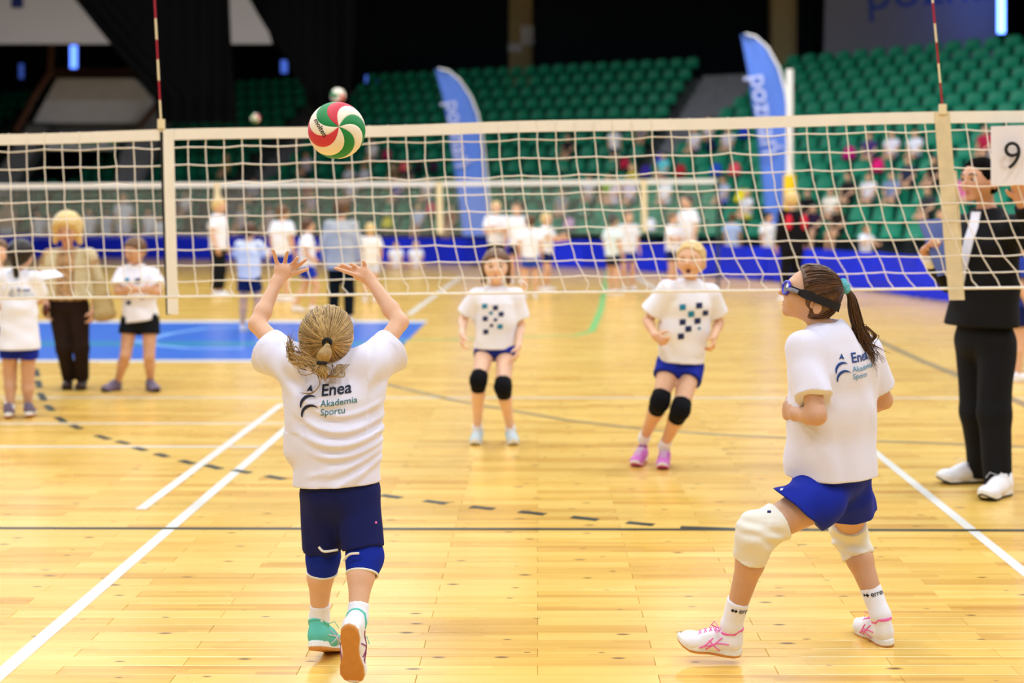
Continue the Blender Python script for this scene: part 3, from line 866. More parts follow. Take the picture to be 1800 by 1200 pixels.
MB().tube([netp(k / 41.0, 1.0) for k in range(-15, 51)], 0.0075, 6).build('bottom_cord', M_BAND, net)
def sideband(pxs, w, Y, m, nm_, off=-0.012):
    vs = []; 
    pts = [P(x, y, Y) - ndep * abs(off) for x, y in pxs]
    for o2 in (0, 0.008):
        for p in pts: vs += [p - dirN * w / 2 + ndep * o2, p + dirN * w / 2 + ndep * o2]
    n = len(pts); fs = []
    for i in range(n - 1):
        a = 2 * i; fs += [(a, a + 1, a + 3, a + 2), (2 * n + a, 2 * n + a + 2, 2 * n + a + 3, 2 * n + a + 1), (a, a + 2, 2 * n + a + 2, 2 * n + a), (a + 1, 2 * n + a + 1, 2 * n + a + 3, a + 3)]
    fs += [(0, 2 * n, 2 * n + 1, 1), (2 * n - 2, 2 * n - 1, 4 * n - 1, 4 * n - 2)]
    return mesh_obj(nm_, vs, fs, m, net)
sideband([(297, 228), (299, 330), (302, 440), (305, 552)], 0.056, 7.5, M_BAND, 'side_tape')
sideband([(286, 232), (289, 330), (293, 440), (297, 553)], 0.026, 7.5, M_BLACK, 'antenna_pocket', off=-0.008)
sb = sideband([(1655, 197), (1663, 300), (1671, 410), (1681, 527)], 0.074, 7.1, M_BANDW, 'side_tape')
sideband([(1678, 300), (1686, 410), (1692, 527)], 0.02, 7.1, M_BANDW, 'tape_edge', off=-0.004)
def antenna(top, bot, ymarks, first, Y, label):
    e = empty('net_antenna', P(*bot, Y), label, 'antenna')
    def at(y): s = (y - top[1]) / (bot[1] - top[1]); return P(top[0] + (bot[0] - top[0]) * s, y, Y)
    red = first
    for y0_, y1 in zip(ymarks[:-1], ymarks[1:]):
        o = MB().tube([at(y0_) - ndep * 0.012, at(y1) - ndep * 0.012], 0.0052, 8).build('red_segment' if red else 'white_segment', M_RED if red else M_CREAM, e); red = not red
    MB().box(at(bot[1] - 8) - ndep * 0.01, (0.035, 0.02, 0.05)).build('clip', M_CREAM, e)
antenna((271, -42), (285, 226), (-42, -2, 33, 70, 105, 142, 176, 226), False, 7.5, 'red and white striped antenna over the left end of the net')
antenna((1632, -70), (1657, 200), (-70, -36, 0, 8, 42, 75, 112, 146, 200)[2:] if False else (-70, -34, 6, 42, 75, 112, 146, 200), True, 7.1, 'red and white striped antenna over the right end of the net')
sg = empty('number_sheet', P(1780, 325, 7.0), 'white paper sheet with a black number nine hanging on the net', 'sign')
MB().prism([P(1742, 222, 7.0), P(1742, 325, 7.0), P(1822, 324, 6.97), P(1822, 219, 6.97)], V(0, 0.003, 0)).build('paper', mat('white_paper', (232, 226, 232), 0.7), sg)
flat_text('digit', '9', 0.195, P(1762, 297, 6.955) , V(1, 0, 0.0), V(0, 0, 1), M_BLACK, sg, bold=-0.004)

# ------------------------------------------------------------------ the far net
YF = 25.0
fn = empty('volleyball_net', V(0, YF, 0), 'far volleyball net with white tape before the stands', 'net')
ft = [P(-60, 324, YF), P(300, 321, YF), P(800, 319, YF), P(1262, 314, YF)]
vs = []
for off in (0, 0.02):
    for p in ft: vs += [p + V(0, off, 0), p + V(0, off, -0.08)]
fs = []
for i in range(3): a = 2 * i; fs += [(a, a + 1, a + 3, a + 2), (8 + a, 8 + a + 2, 8 + a + 3, 8 + a + 1), (a, a + 2, a + 10, a + 8), (a + 1, a + 9, a + 11, a + 3)]
fs += [(0, 8, 9, 1), (6, 7, 15, 14)]
mesh_obj('top_tape', vs, fs, M_WHITE, fn)
def fat(x): 
    for a, b in zip(ft[:-1], ft[1:]):
        if x <= b.x: return a.lerp(b, (x - a.x) / (b.x - a.x))
    return ft[-1]
nm = MB(); x = ft[0].x
M_FARNET = mat('far_net_cord', (225, 225, 215), 0.8)
while x < ft[-1].x:
    p = fat(x); nm.tube([p, p - V(0, 0, 0.98)], 0.0028, 3, caps=False); x += 0.1
for r in range(1, 10): nm.tube([p - V(0, 0, 0.1 * r) for p in ft], 0.0028, 3, caps=False)
tag(nm.build('netting', M_FARNET, fn), kind='stuff')
for xp in (382, 772, 1131):
    p = fat(P(xp, 0, YF).x)
    MB().prism([p + V(-0.05, -0.03, 0), p + V(0.05, -0.03, 0), p + V(0.07, -0.03, -0.92), p + V(-0.03, -0.03, -0.92)], V(0, 0.02, 0)).build('side_tape', M_CREAM, fn)
for xp in (-58, 1262):
    p = fat(P(xp, 0, YF).x); MB().tube([V(p.x, YF, 0), V(p.x, YF, p.z + 0.05)], 0.025, 8).build('post', M_RISER, fn)
# ------------------------------------------------------------------ people: builders
def skin(name, rgb): return mat(name, rgb, 0.5, 0.35, noise=0.05, nscale=12, sss=0.12)
SK_A = skin('fair_tanned_skin', (222, 174, 140)); SK_B = skin('tan_skin', (206, 158, 124)); SK_C = skin('pale_skin', (232, 190, 162)); SK_D = skin('warm_skin', (208, 156, 126))
M_TEE = mat('white_cotton_jersey', (226, 223, 238), 0.85, 0.15, bump=0.12, bscale=260, sheen=0.1)
M_TEE2 = mat('white_cotton', (236, 236, 246), 0.85, 0.15)
M_NAVYSH = mat('navy_shorts_cloth', (16, 24, 84), 0.75, 0.2, bump=0.05)
M_BLUESH = mat('royal_blue_shorts_cloth', (16, 36, 152), 0.75, 0.2, bump=0.05)
M_BLUEPAD = mat('blue_knee_pad_knit', (24, 44, 150), 0.85, 0.1, bump=0.15, bscale=400)
M_WHITEPAD = mat('cream_knee_pad_knit', (232, 226, 212), 0.9, 0.1, bump=0.15, bscale=400)
M_BLACKPAD = mat('black_knee_pad_knit', (18, 18, 22), 0.9, 0.1)
M_SOCK = mat('white_sock_knit', (240, 238, 244), 0.9, 0.1, bump=0.2, bscale=500)
M_BLACKSH = mat('black_shorts_cloth', (16, 17, 22), 0.8, 0.15)
M_BLACKSUIT = mat('black_suit_cloth', (15, 15, 19), 0.8, 0.2)
M_EYE = mat('eye_white', (214, 206, 200), 0.25, 0.5); M_IRIS = mat('dark_iris', (48, 34, 26), 0.2, 0.5)
M_LIP = mat('lip_skin', (196, 108, 92), 0.45); M_MOUTH = mat('open_mouth', (96, 34, 30), 0.6)
M_HAIRBL = hair_mat('dark_blond_hair', (96, 66, 34), (224, 186, 118))
M_HAIRBR = hair_mat('brown_hair', (40, 24, 16), (128, 86, 52))
M_HAIRLB = hair_mat('light_blond_hair', (190, 150, 84), (250, 226, 160))
M_HAIRDK = hair_mat('very_dark_hair', (18, 13, 11), (46, 32, 26))
M_HAIRMB = hair_mat('mid_brown_hair', (64, 42, 26), (140, 100, 62))
M_GUM = mat('gum_rubber', (206, 138, 66), 0.5, 0.4, noise=0.06, nscale=60)
M_SHOEW = mat('white_shoe_leather', (238, 236, 240), 0.5, 0.4); M_MIDS = mat('white_midsole_foam', (236, 236, 232), 0.5)
M_PINK = mat('pink_trim', (240, 110, 180), 0.6); M_TEALSHOE = mat('turquoise_shoe_mesh', (94, 196, 176), 0.7, bump=0.2, bscale=600)
M_PURPLE = mat('purple_trim', (140, 40, 110), 0.6); M_SILVER = mat('silver_trim', (210, 206, 214), 0.4)

def nrm(v): return Vector(v).normalized()
def waves(amp, freq, seed, dirs=None):
    r = np.random.default_rng(seed)
    D = r.normal(size=(5, 3)) if dirs is None else np.asarray(dirs, float)
    D = D / np.linalg.norm(D, axis=1)[:, None]; ph = r.uniform(0, 6.28, len(D)); fq = freq * r.uniform(0.7, 1.4, len(D))
    def f(Q, d):
        w = np.zeros(len(Q)); base = 1.6 * np.sin(Q @ D[0] * freq * 0.35 + 1.0)
        for k in range(len(D)): w += np.sin(Q @ D[k] * fq[k] + ph[k] + base)
        return d + amp * w / len(D) * 1.6
    return f

class Fig:
    """One person: joints J (hall points), torso facing F, head facing hf/hu, head height R, body scale sc, voxel h."""
    def __init__(s, label, J, F, hf, R=0.205, sc=1.0, h=0.006, hu=None, cat='person', group=None, root=None):
        s.J = {k: Vector(v) for k, v in J.items()}; j = s.J
        s.R, s.sc, s.h = R, sc, h
        s.U = (j['neck'] - j['pel']).normalized()
        s.S = (j['shB'] - j['shA']).normalized()
        s.F = nrm(F); s.hf = nrm(hf)
        hu = Vector(hu) if hu else V(0, 0, 1)
        s.hs = s.hf.cross(hu).normalized(); s.hu = s.hs.cross(s.hf).normalized()
        s.ear = (-0.05, -0.12)
        s.root = root or empty('person', V(j['pel'].x, j['pel'].y, 0), label, cat, group)
        s.sw = (j['shB'] - j['shA']).length / 2
        s.chest = j['neck'].lerp(j['pel'], 0.27); s.waist = j['neck'].lerp(j['pel'], 0.62)
    def hp(s, f, sd, u): R = s.R; return s.J['hd'] + s.hf * (f * R) + s.hs * (sd * R) + s.hu * (u * R)
    def hframe(s): return (s.hs, s.hf, s.hu)
    def limb(s, a, b, ra, rb, **k): return Cap(a, b, ra * s.sc, rb * s.sc, **k)
    def hand(s, wr, D, N, A, curl=0.35, spread=0.5, sz=1.0):
        D, N = nrm(D), nrm(N); A = nrm(Vector(A) - D * Vector(A).dot(D)); q = s.sc * sz
        wr = Vector(wr); it = [[Cap(wr, wr + D * 0.060 * q, (0.024 * q, 0.015 * q), (0.031 * q, 0.011 * q), side=A)]]
        for i in range(4):
            b = wr + D * 0.064 * q + A * (0.023, 0.008, -0.007, -0.021)[i] * q
            L = (0.050, 0.056, 0.052, 0.041)[i] * q
            d0 = nrm(D + A * spread * (0.32, 0.1, -0.12, -0.38)[i])
            c = curl * (0.95, 1.0, 1.05, 1.15)[i]; c1 = c * 1.3; c2 = c1 + c * 1.3
            m = b + (d0 * math.cos(c1) + N * math.sin(c1)) * L * 0.55
            t = m + (d0 * math.cos(c2) + N * math.sin(c2)) * L * 0.5
            it.append([Cap(b - d0 * 0.012 * q, m, 0.0088 * q, 0.0078 * q), Cap(m, t, 0.0078 * q, 0.0064 * q)])
        tb = wr + D * 0.016 * q + A * 0.020 * q; td = nrm(D * 0.62 + A * 0.72 + N * (0.25 + 0.5 * curl))
        tm = tb + td * 0.034 * q; te = tm + nrm(td + N * 0.6 * curl + D * 0.4) * 0.027 * q
        it.append([Cap(tb, tm, 0.0115 * q, 0.0095 * q), Cap(tm, te, 0.0095 * q, 0.0072 * q)])
        return it
    def body(s, m, hands=None, mouth=0.0, ears=True, name='body', legs=True, arms=True, face=True):
        j, sc, R = s.J, s.sc, s.R; b = SDF(); U, S, F = s.U, s.S, s.F
        hw = (j['hipB'] - j['hipA']).length / 2 + 0.05 * sc
        b.add([Cap(j['pel'] - U * 0.02 * sc, s.waist, (hw, 0.085 * sc), (s.sw * 0.72, 0.07 * sc), side=S),
               Cap(s.waist, s.chest, (s.sw * 0.72, 0.07 * sc), (s.sw * 0.85, 0.082 * sc), side=S),
               Cap(s.chest, j['neck'] - U * 0.03 * sc, (s.sw * 0.85, 0.08 * sc), (s.sw * 0.5, 0.05 * sc), side=S),
               Cap(j['shA'], j['shB'], 0.037 * sc)], k=0.04 * sc)
        b.add([Cap(j['neck'] - U * 0.03 * sc, s.hp(-0.08, 0, -0.25), 0.037 * sc, 0.036 * sc)], k=0.03 * sc)
        # head
        fr = s.hframe()
        b.add([Ell(s.hp(-0.03, 0, 0.10), (0.36 * R, 0.44 * R, 0.38 * R), fr), Ell(s.hp(0.10, 0, -0.15), (0.285 * R, 0.30 * R, 0.33 * R), fr)], k=0.02, kin=0.05)
        if face:
            b.add([Cap(s.hp(0.33, -0.05, -0.42), s.hp(0.33, 0.05, -0.42), 0.07 * R)], k=0.03)
            b.add([Cap(s.hp(0.36, -0.17, 0.085), s.hp(0.38, 0.17, 0.085), 0.05 * R)], k=0.02)
            for q in (-1, 1):
                b.add([Ell(s.hp(0.27, 0.17 * q, -0.14), 0.11 * R)], k=0.03)
                b.sub([Ell(s.hp(0.45, 0.155 * q, 0.0), (0.085 * R, 0.07 * R, 0.055 * R), fr)], k=0.012)
            b.add([Cap(s.hp(0.40, 0, 0.05), s.hp(0.525, 0, -0.115), 0.034 * R, 0.046 * R), Cap(s.hp(0.41, -0.055, -0.13), s.hp(0.41, 0.055, -0.13), 0.042 * R)], k=0.012)
            if mouth:
                b.sub([Ell(s.hp(0.40, 0, -0.31), (0.085 * R, 0.09 * R, mouth * R), fr)], k=0.008)
            else:
                b.add([Cap(s.hp(0.385, -0.075, -0.265), s.hp(0.385, 0.075, -0.265), 0.036 * R), Cap(s.hp(0.375, -0.065, -0.32), s.hp(0.375, 0.065, -0.32), 0.038 * R)], k=0.008)
        if ears:
            for q in (-1, 1): b.add([Ell(s.hp(s.ear[0], 0.365 * q, s.ear[1]), (0.045 * R, 0.085 * R, 0.13 * R), fr)], k=0.008); b.sub([Ell(s.hp(s.ear[0] + .02, 0.42 * q, s.ear[1] + .01), (0.03 * R, 0.045 * R, 0.075 * R), fr)], k=0.006)
        if arms:
            for q in 'AB':
                b.add([s.limb(j['sh' + q], j['el' + q], 0.037, 0.029)], k=0.03)
                mid = j['el' + q].lerp(j['wr' + q], 0.3)
                b.add([s.limb(j['el' + q], mid, 0.028, 0.029), s.limb(mid, j['wr' + q], 0.029, 0.0195)], k=0.015)
        if hands:
            for hnd in hands:
                b.add(hnd[0], k=0.016)
                for fg in hnd[1:]: b.add(fg, k=0.007, kin=0.002)
        if legs:
            for q in 'AB':
                hp_, kn, an = j['hip' + q], j['kn' + q], j['an' + q]
                b.add([s.limb(hp_, kn, 0.066, 0.045)], k=0.03)
                cm = kn.lerp(an, 0.3); bk = (kn - hp_).normalized() + (kn - an).normalized()
                back = -bk.normalized() if bk.length > 0.05 else -F
                b.add([s.limb(kn, cm + back * 0.006 * sc, 0.043, 0.043), s.limb(cm + back * 0.006 * sc, an, 0.043, 0.026)], k=0.02)
        return sdf_obj(name, b, s.h, m, s.root)
    def eyes(s, iris=True, brows=True):
        for q in (-1, 1):
            e = MB().ball(s.hp(0.342 if s.h < 0.006 else 0.352, 0.155 * q, 0.0), 0.062 * s.R, 10, 8).build('eye', M_EYE, s.root, smooth=True)
            if iris: MB().ball(s.hp(0.39 if s.h < 0.006 else 0.398, 0.152 * q, 0.0), 0.036 * s.R, 8, 6).build('iris', M_IRIS, e, smooth=True)
            if brows: MB().tube([s.hp(0.425, 0.07 * q, 0.105), s.hp(0.425, 0.15 * q, 0.125), s.hp(0.36, 0.245 * q, 0.095)], 0.019 * s.R, 5).build('eyebrow', s.brow, s.root)
    brow = None
    def lips(s, m=None, openm=0.0):
        if openm: MB().ball((0, 0, 0), 1, 10, 8).build('tmp', M_MOUTH) if False else None
        x = MB().tube([s.hp(0.375, -0.095, -0.285), s.hp(0.425, -0.04, -0.27), s.hp(0.425, 0.04, -0.27), s.hp(0.375, 0.095, -0.285)], [0.008 * s.R, 0.018 * s.R, 0.018 * s.R, 0.008 * s.R], 6)
        x.tube([s.hp(0.37, -0.085, -0.30 - openm * 1.6), s.hp(0.415, -0.035, -0.32 - openm * 1.9), s.hp(0.415, 0.035, -0.32 - openm * 1.9), s.hp(0.37, 0.085, -0.30 - openm * 1.6)], [0.008 * s.R, 0.02 * s.R, 0.02 * s.R, 0.008 * s.R], 6)
        return x.build('lips', m or M_LIP, s.root, smooth=True)
    def shirt(s, m, hem, hw, hd, loose=0.018, st=0.62, sr=(0.056, 0.072), hem_n=None, post=None, h=None, name='shirt', open_front=None, neck=0.05, extra=None, sleeves='AB', long_sleeve=False, shoulder=0.045, sag=None):
        j, sc = s.J, s.sc; b = SDF(); U, S = s.U, s.S; l = loose
        hem = Vector(hem); hn = Vector(hem_n).normalized() if hem_n else (hem - s.waist).normalized()
        low = hem + hn * 0.03
        b.add([Cap(j['neck'] - U * 0.035 * sc, s.chest, (s.sw * 0.66, 0.052 * sc + l), (s.sw * 0.92 + l * .6, 0.083 * sc + l), side=S),
               Cap(s.chest, s.waist, (s.sw * 0.92 + l * .6, 0.083 * sc + l), (s.sw * 0.86 + l * 1.2, 0.078 * sc + l * 1.3), side=S),
               Cap(s.waist, low, (s.sw * 0.86 + l * 1.2, 0.078 * sc + l * 1.3), (hw, hd), side=S),
               Cap(j['shA'], j['shB'], (shoulder) * sc)], k=0.04)
        for q in sleeves:
            a, e, w = j['sh' + q], j['el' + q], j['wr' + q]
            if long_sleeve:
                b.add([Cap(a, e, sr[0] * sc, sr[1] * sc), Cap(e, w, sr[1] * sc, sr[1] * sc * 0.72)], k=0.03, kin=0.01, cuts=[(e.lerp(w, st), w - e)])
            else:
                e2 = e + Vector(sag[q]) if sag else e
                d = (e2 - a).normalized()
                b.add([Cap(a, a + d * ((e2 - a).length * st + 0.05), sr[0] * sc, sr[1] * sc)], k=0.035, cuts=[(a + d * (e2 - a).length * st, d)])
        if extra: b.add(extra, k=0.03)
        b.sub([Cap(j['neck'] + U * 0.012, j['neck'] + U * 0.12 * sc, neck * sc, neck * sc * 1.3)], k=0.006)
        b.post = post; b.cuts = [(np.array(hem), np.array(hn))]
        if open_front: b.cuts += open_front
        return sdf_obj(name, b, h or s.h, m, s.root)
    def shorts(s, m, t=0.5, r=(0.082, 0.092), top=None, h=None, name='shorts', post=None, ends=None):
        j, sc = s.J, s.sc; b = SDF(); U, S = s.U, s.S
        hw = (j['hipB'] - j['hipA']).length / 2 + 0.062 * sc
        b.add([Cap(j['pel'] + U * 0.09 * sc, j['pel'] - U * 0.03 * sc, (hw * 0.92, 0.088 * sc), (hw, 0.1 * sc), side=S)], k=0.02)
        for q in 'AB':
            a, kn, an = j['hip' + q], j['kn' + q], j['an' + q]
            if t <= 1.0:
                e = a.lerp(kn, t); d = (kn - a).normalized()
                nn, pt = (d, e) if not ends else (Vector(ends[q][1]).normalized(), Vector(ends[q][0]))
                b.add([Cap(a, e + d * 0.06, r[0] * sc, r[1] * sc)], k=0.03, cuts=[(pt, nn)])
            else:
                e = kn.lerp(an, t - 1.0); d = (an - kn).normalized()
                b.add([Cap(a, kn, r[0] * sc, r[1] * sc), Cap(kn, e + d * 0.05, r[1] * sc, r[1] * sc * 0.86)], k=0.03, kin=0.03, cuts=[(e, d)])
        b.post = post
        return sdf_obj(name, b, h or s.h, m, s.root)
    def pad(s, q, m, up=0.07, down=0.075, r=(0.058, 0.058, 0.05), front=None, bump=0.012, h=None, post=None, name='knee_pad'):
        j, sc = s.J, s.sc; hp_, kn, an = j['hip' + q], j['kn' + q], j['an' + q]
        du, dd = (hp_ - kn).normalized(), (an - kn).normalized(); b = SDF()
        fr = Vector(front).normalized() if front else s.F
        b.add([Cap(kn + du * (up + 0.03), kn, r[0] * sc, r[1] * sc), Cap(kn, kn + dd * (down + 0.03), r[1] * sc, r[2] * sc)], k=0.02, kin=0.02)
        b.add([Ell(kn + fr * ((0.018 + bump) * sc), (0.040 * sc, 0.040 * sc, 0.055 * sc))], k=0.03) if bump else None
        b.post = post; b.cuts = [(np.array(kn + du * up), np.array(du)), (np.array(kn + dd * down), np.array(dd))]
        return sdf_obj(name, b, h or s.h, m, s.root)
    def sock(s, q, m, length=0.1, r=(0.036, 0.034), foot=None, h=None):
        j, sc = s.J, s.sc; an, kn = j['an' + q], j['kn' + q]; d = (kn - an).normalized(); b = SDF()
        b.add([Cap(an + d * (length + 0.03), an, r[0] * sc, r[1] * sc)], k=0.02)
        if foot is not None: b.add([Cap(an, Vector(foot), r[1] * sc, 0.022 * sc)], k=0.015)
        b.cuts = [(np.array(an + d * length), np.array(d))]
        return sdf_obj('sock', b, h or s.h, m, s.root)
    def shoe(s, O, toe, up, m, m_mid, m_out, L=None, h=0.004, collar=None, stripes=None, laces=None, detail=True, stripe_side=0, heel=None, width=1.0):
        """Shoe from heel bottom O to the toe tip; up is the way the instep faces."""
        O, toe = Vector(O), Vector(toe); f = (toe - O).normalized(); L = L or (toe - O).length
        up = Vector(up); sd = f.cross(up).normalized(); u = sd.cross(f).normalized(); q = L / 0.225
        def w(x, y, z): return O + f * (x * q) + sd * (y * q * width) + u * (z * q)
        b = SDF(); k = q
        b.add([Cap(w(.036, 0, .045), w(.10, 0, .042), (.031 * k * width, .036 * k), (.034 * k * width, .034 * k), side=sd),
               Cap(w(.10, 0, .040), w(.17, 0, .028), (.035 * k * width, .032 * k), (.038 * k * width, .029 * k), side=sd),
               Ell(w(.184, 0, .031), (.037 * k * width, .037 * k, .027 * k), (sd, f, u)),
               Cap(w(.042, 0, .055), w(.044, 0, .088), (.031 * k, .036 * k), (.031 * k, .038 * k), side=sd)], k=0.02 * k, kin=0.02 * k)
        b.add([Cap(w(.10, 0, .07), w(.135, 0, .058), (.022 * k, .012 * k), (.02 * k, .01 * k), side=sd)], k=0.02)
        b.sub([Cap(w(.046, 0, .082), w(.05, 0, .14), .027 * k, .034 * k)], k=0.004)
        b.cuts = [(np.array(w(0, 0, .014)), -np.array(u))]
        up_o = sdf_obj('shoe', b, h, m, s.root)
        out = [(0, 0), (.006, .016), (.02, .027), (.05, .031), (.085, .0265), (.11, .0265), (.15, .038), (.18, .0385), (.205, .030), (.220, .014), (.225, 0)]
        def loft(levels, nm, mm):
            vs, fs = [], []; n = len(out)
            ring = out + [(x, -y) for x, y in out[-2:0:-1]]
            for z, ins in levels:
                for x, y in ring:
                    zz = z + 1.6 * max(0, x - .165) ** 2 * 4 * (1 if z < .03 else .6)
                    vs.append(w(.1125 + (x - .1125) * ins, y * ins, zz))
            N = len(ring)
            for l in range(len(levels) - 1):
                for i in range(N): fs.append((l * N + i, l * N + (i + 1) % N, (l + 1) * N + (i + 1) % N, (l + 1) * N + i))
            t0 = (len(levels) - 1) * N
            for i in range(N // 2):
                a, b_, c_, d_ = i, i + 1, (N - i - 1) % N, (N - i) % N
                q0 = [a, b_, c_] + ([d_] if d_ != a else []); q0 = list(dict.fromkeys(q0))
                fs += [tuple(q0[::-1]), tuple(t0 + x for x in q0)]
            return mesh_obj(nm, vs, fs, mm, up_o)
        loft([(.006, .97), (.012, 1.01), (.026, 1.0), (.033, .95)], 'midsole', m_mid)
        loft([(0, .94), (.003, .985), (.009, 1.0), (.010, .98)], 'outsole', m_out)
        if detail:
            bv = bvh_of(up_o)
            def drape(pts, dr, r, mm, nm, lift=0.001):
                tb = MB(); 
                for line in pts:
                    pp = []
                    for p in line:
                        for t in (np.linspace(0, 1, 6)[:-1] if p is not line[-1] else [0]):
                            nx_ = line[min(line.index(p) + 1, len(line) - 1)]
                            o_ = Vector(p).lerp(Vector(nx_), float(t)); hit = bv.ray_cast(o_ - Vector(dr) * 0.1, Vector(dr), 0.2)[0]
                            if hit is not None: pp.append(hit - Vector(dr) * lift)
                    if len(pp) > 1: tb.tube(pp, r, 5)
                if tb.v: tb.build(nm, mm, up_o)
            if stripes:
                for q_ in (-1, 1):
                    drape([[w(.075, .05 * q_, .068), w(.125, .05 * q_, .020)], [w(.105, .05 * q_, .064), w(.14, .05 * q_, .022)], [w(.05, .05 * q_, .050), w(.09, .05 * q_, .048), w(.15, .05 * q_, .022)], [w(.118, .05 * q_, .055), w(.078, .05 * q_, .022)]], -sd * q_, 0.0022, stripes, 'stripe')
            if laces:
                drape([[w(.078 + .017 * i, -.016, .12), w(.086 + .017 * i, .016, .12)] for i in range(5)] + [[w(.078 + .017 * i, .016, .12), w(.086 + .017 * i, -.016, .12)] for i in range(5)], -u, 0.0018, laces, 'laces')
                lp = w(.085, 0, .086)
                MB().tube([lp, lp + (sd * .03 + u * .012 + f * .02) * q, lp + (sd * .042 - u * .01 + f * .03) * q], 0.0016, 5).tube([lp, lp + (-sd * .025 + u * .02 + f * .03) * q, lp + (-sd * .04 + u * .0 + f * .012) * q, lp + (-sd * .01 + f * .004) * q], 0.0016, 5).build('lace_bow', laces, up_o)
            if collar:
                vs_ = []
                MB().tube([w(.046 + .036 * math.cos(t), .030 * math.sin(t), .088 + (.012 if math.cos(t) < -.3 else 0) - .010 * max(0, math.cos(t))) for t in np.linspace(0, 2 * math.pi, 18)], 0.0065 * q, 6, caps=False).build('collar', collar, up_o, smooth=True)
            if heel: 
                MB().tube([w(.002, -.018, .034), w(-.001, 0, .05), w(.0015, .018, .034)], 0.006 * q, 6).build('heel_patch', heel, up_o, smooth=True)
        return up_o
    def haircap(s, m, th=0.06, line=(0.40, 0.26), nape=-0.40, slope=(0.74, -0.67), h=None, post=None, extra=None, name='hair', back=0.0, ear=False):
        R = s.R; b = SDF(); fr = s.hframe()
        n = s.hf * slope[0] + s.hu * slope[1]
        b.add([Ell(s.hp(-0.03 - back, 0, 0.10), ((0.36 + th) * R, (0.44 + th) * R, (0.38 + th) * R), fr), Ell(s.hp(-0.12 - back, 0, -0.12), ((0.30 + th) * R, (0.27 + th) * R, (0.27 + th) * R), fr)], k=0.02, kin=0.03,
              cuts=[(s.hp(line[0], 0, line[1]), n), (s.hp(0, 0, nape), -s.hu)])
        if extra: b.add(extra, k=0.02)
        if ear:
            for q in (-1, 1): b.sub([Ell(s.hp(s.ear[0] + .05, 0.42 * q, s.ear[1] - .01), (0.14 * R, 0.12 * R, 0.15 * R), fr), Ell(s.hp(0.13, 0.34 * q, -0.36), (0.2 * R, 0.21 * R, 0.15 * R), fr)], k=0.006)
        b.post = post
        o = sdf_obj(name, b, h or s.h, m, s.root)
        at = o.data.attributes.new('tone', 'FLOAT', 'POINT'); at.data.foreach_set('value', np.full(len(o.data.vertices), 0.45, dtype=np.float32))
        return o
def strands(name, lines, r, m, parent, tones, seg=3):
    """Locks of hair as one mesh; each line tapers to its end."""
    vs, fs, tn = [], [], []
    for ln, tone in zip(lines, tones):
        b = MB(); n = len(ln); b.tube(ln, [r * (1.0 - 0.75 * (i / (n - 1)) ** 3) for i in range(n)], seg)
        k = len(vs); vs += b.v; fs += [tuple(i + k for i in f) for f in b.f]; tn += [tone] * len(b.v)
    return mesh_obj(name, vs, fs, m, parent, smooth=True, attr=tn)
def bez(p, n):
    """Smooth path through control points."""
    p = [Vector(q) for q in p]; out = []
    q = [p[0] * 2 - p[1]] + p + [p[-1] * 2 - p[-2]]
    for i in range(1, len(q) - 2):
        for k in range(n):
            t = k / n; a, b, c, d = q[i - 1], q[i], q[i + 1], q[i + 2]
            out.append(0.5 * ((2 * b) + (c - a) * t + (2 * a - 5 * b + 4 * c - d) * t * t + (3 * b - a - 3 * c + d) * t ** 3))
    return out + [p[-1]]
def pj(d): return {k: P(*v) for k, v in d.items()}

def enea(fig, shirt_o, org, right, up, dirv, sc=1.0, dark=None, light=None):
    """Back print: three sweeping arcs with the lettering beside them."""
    bv = bvh_of(shirt_o); M1 = dark or mat('dark_blue_print', (34, 66, 130), 0.7); M2 = light or mat('teal_blue_print', (84, 150, 186), 0.7)
    def cres(cx, cy, r0, a0, a1, th):
        n = 12; o_, i_ = [], []
        for k in range(n + 1):
            t = k / n; a = a0 + (a1 - a0) * t; w = th * math.sin(math.pi * (0.12 + 0.88 * t) * 0.98)
            o_.append((cx + (r0 + w) * math.cos(a), cy + r0 * 0.9 * math.sin(a) + w * math.sin(a))); i_.append((cx + r0 * math.cos(a), cy + r0 * 0.9 * math.sin(a)))
        return (o_ + i_, [(k, k + 1, n + 2 + k, n + 1 + k) for k in range(n)])
    z = 0.0095 * sc
    polys = [([(-3.6 * z, 1.2 * z), (-2.2 * z, 3.1 * z), (-1.4 * z, 1.0 * z), (-2.6 * z, 1.5 * z)], [(0, 1, 2, 3)]),
             cres(-1.6 * z, -3.6 * z, 3.5 * z, math.pi * 1.0, math.pi * 0.38, 1.0 * z), cres(-1.4 * z, -6.4 * z, 3.3 * z, math.pi * 1.02, math.pi * 0.30, 1.0 * z)]
    g = [project('logo_arcs', polys, org, right, up, dirv, bv, M1, shirt_o)]
    def at(x, y): return Vector(org) + Vector(right) * x * sc + Vector(up) * y * sc
    g.append(project('lettering', [text2d('Enea', 0.046 * sc, 0.018)], at(0.012, -0.004), right, up, dirv, bv, M1, shirt_o))
    g.append(project('lettering', [text2d('Akademia', 0.0265 * sc, 0.004)], at(0.012, -0.035), right, up, dirv, bv, M2, shirt_o))
    g.append(project('lettering', [text2d('Sportu', 0.0265 * sc, 0.004)], at(0.012, -0.060), right, up, dirv, bv, M2, shirt_o))

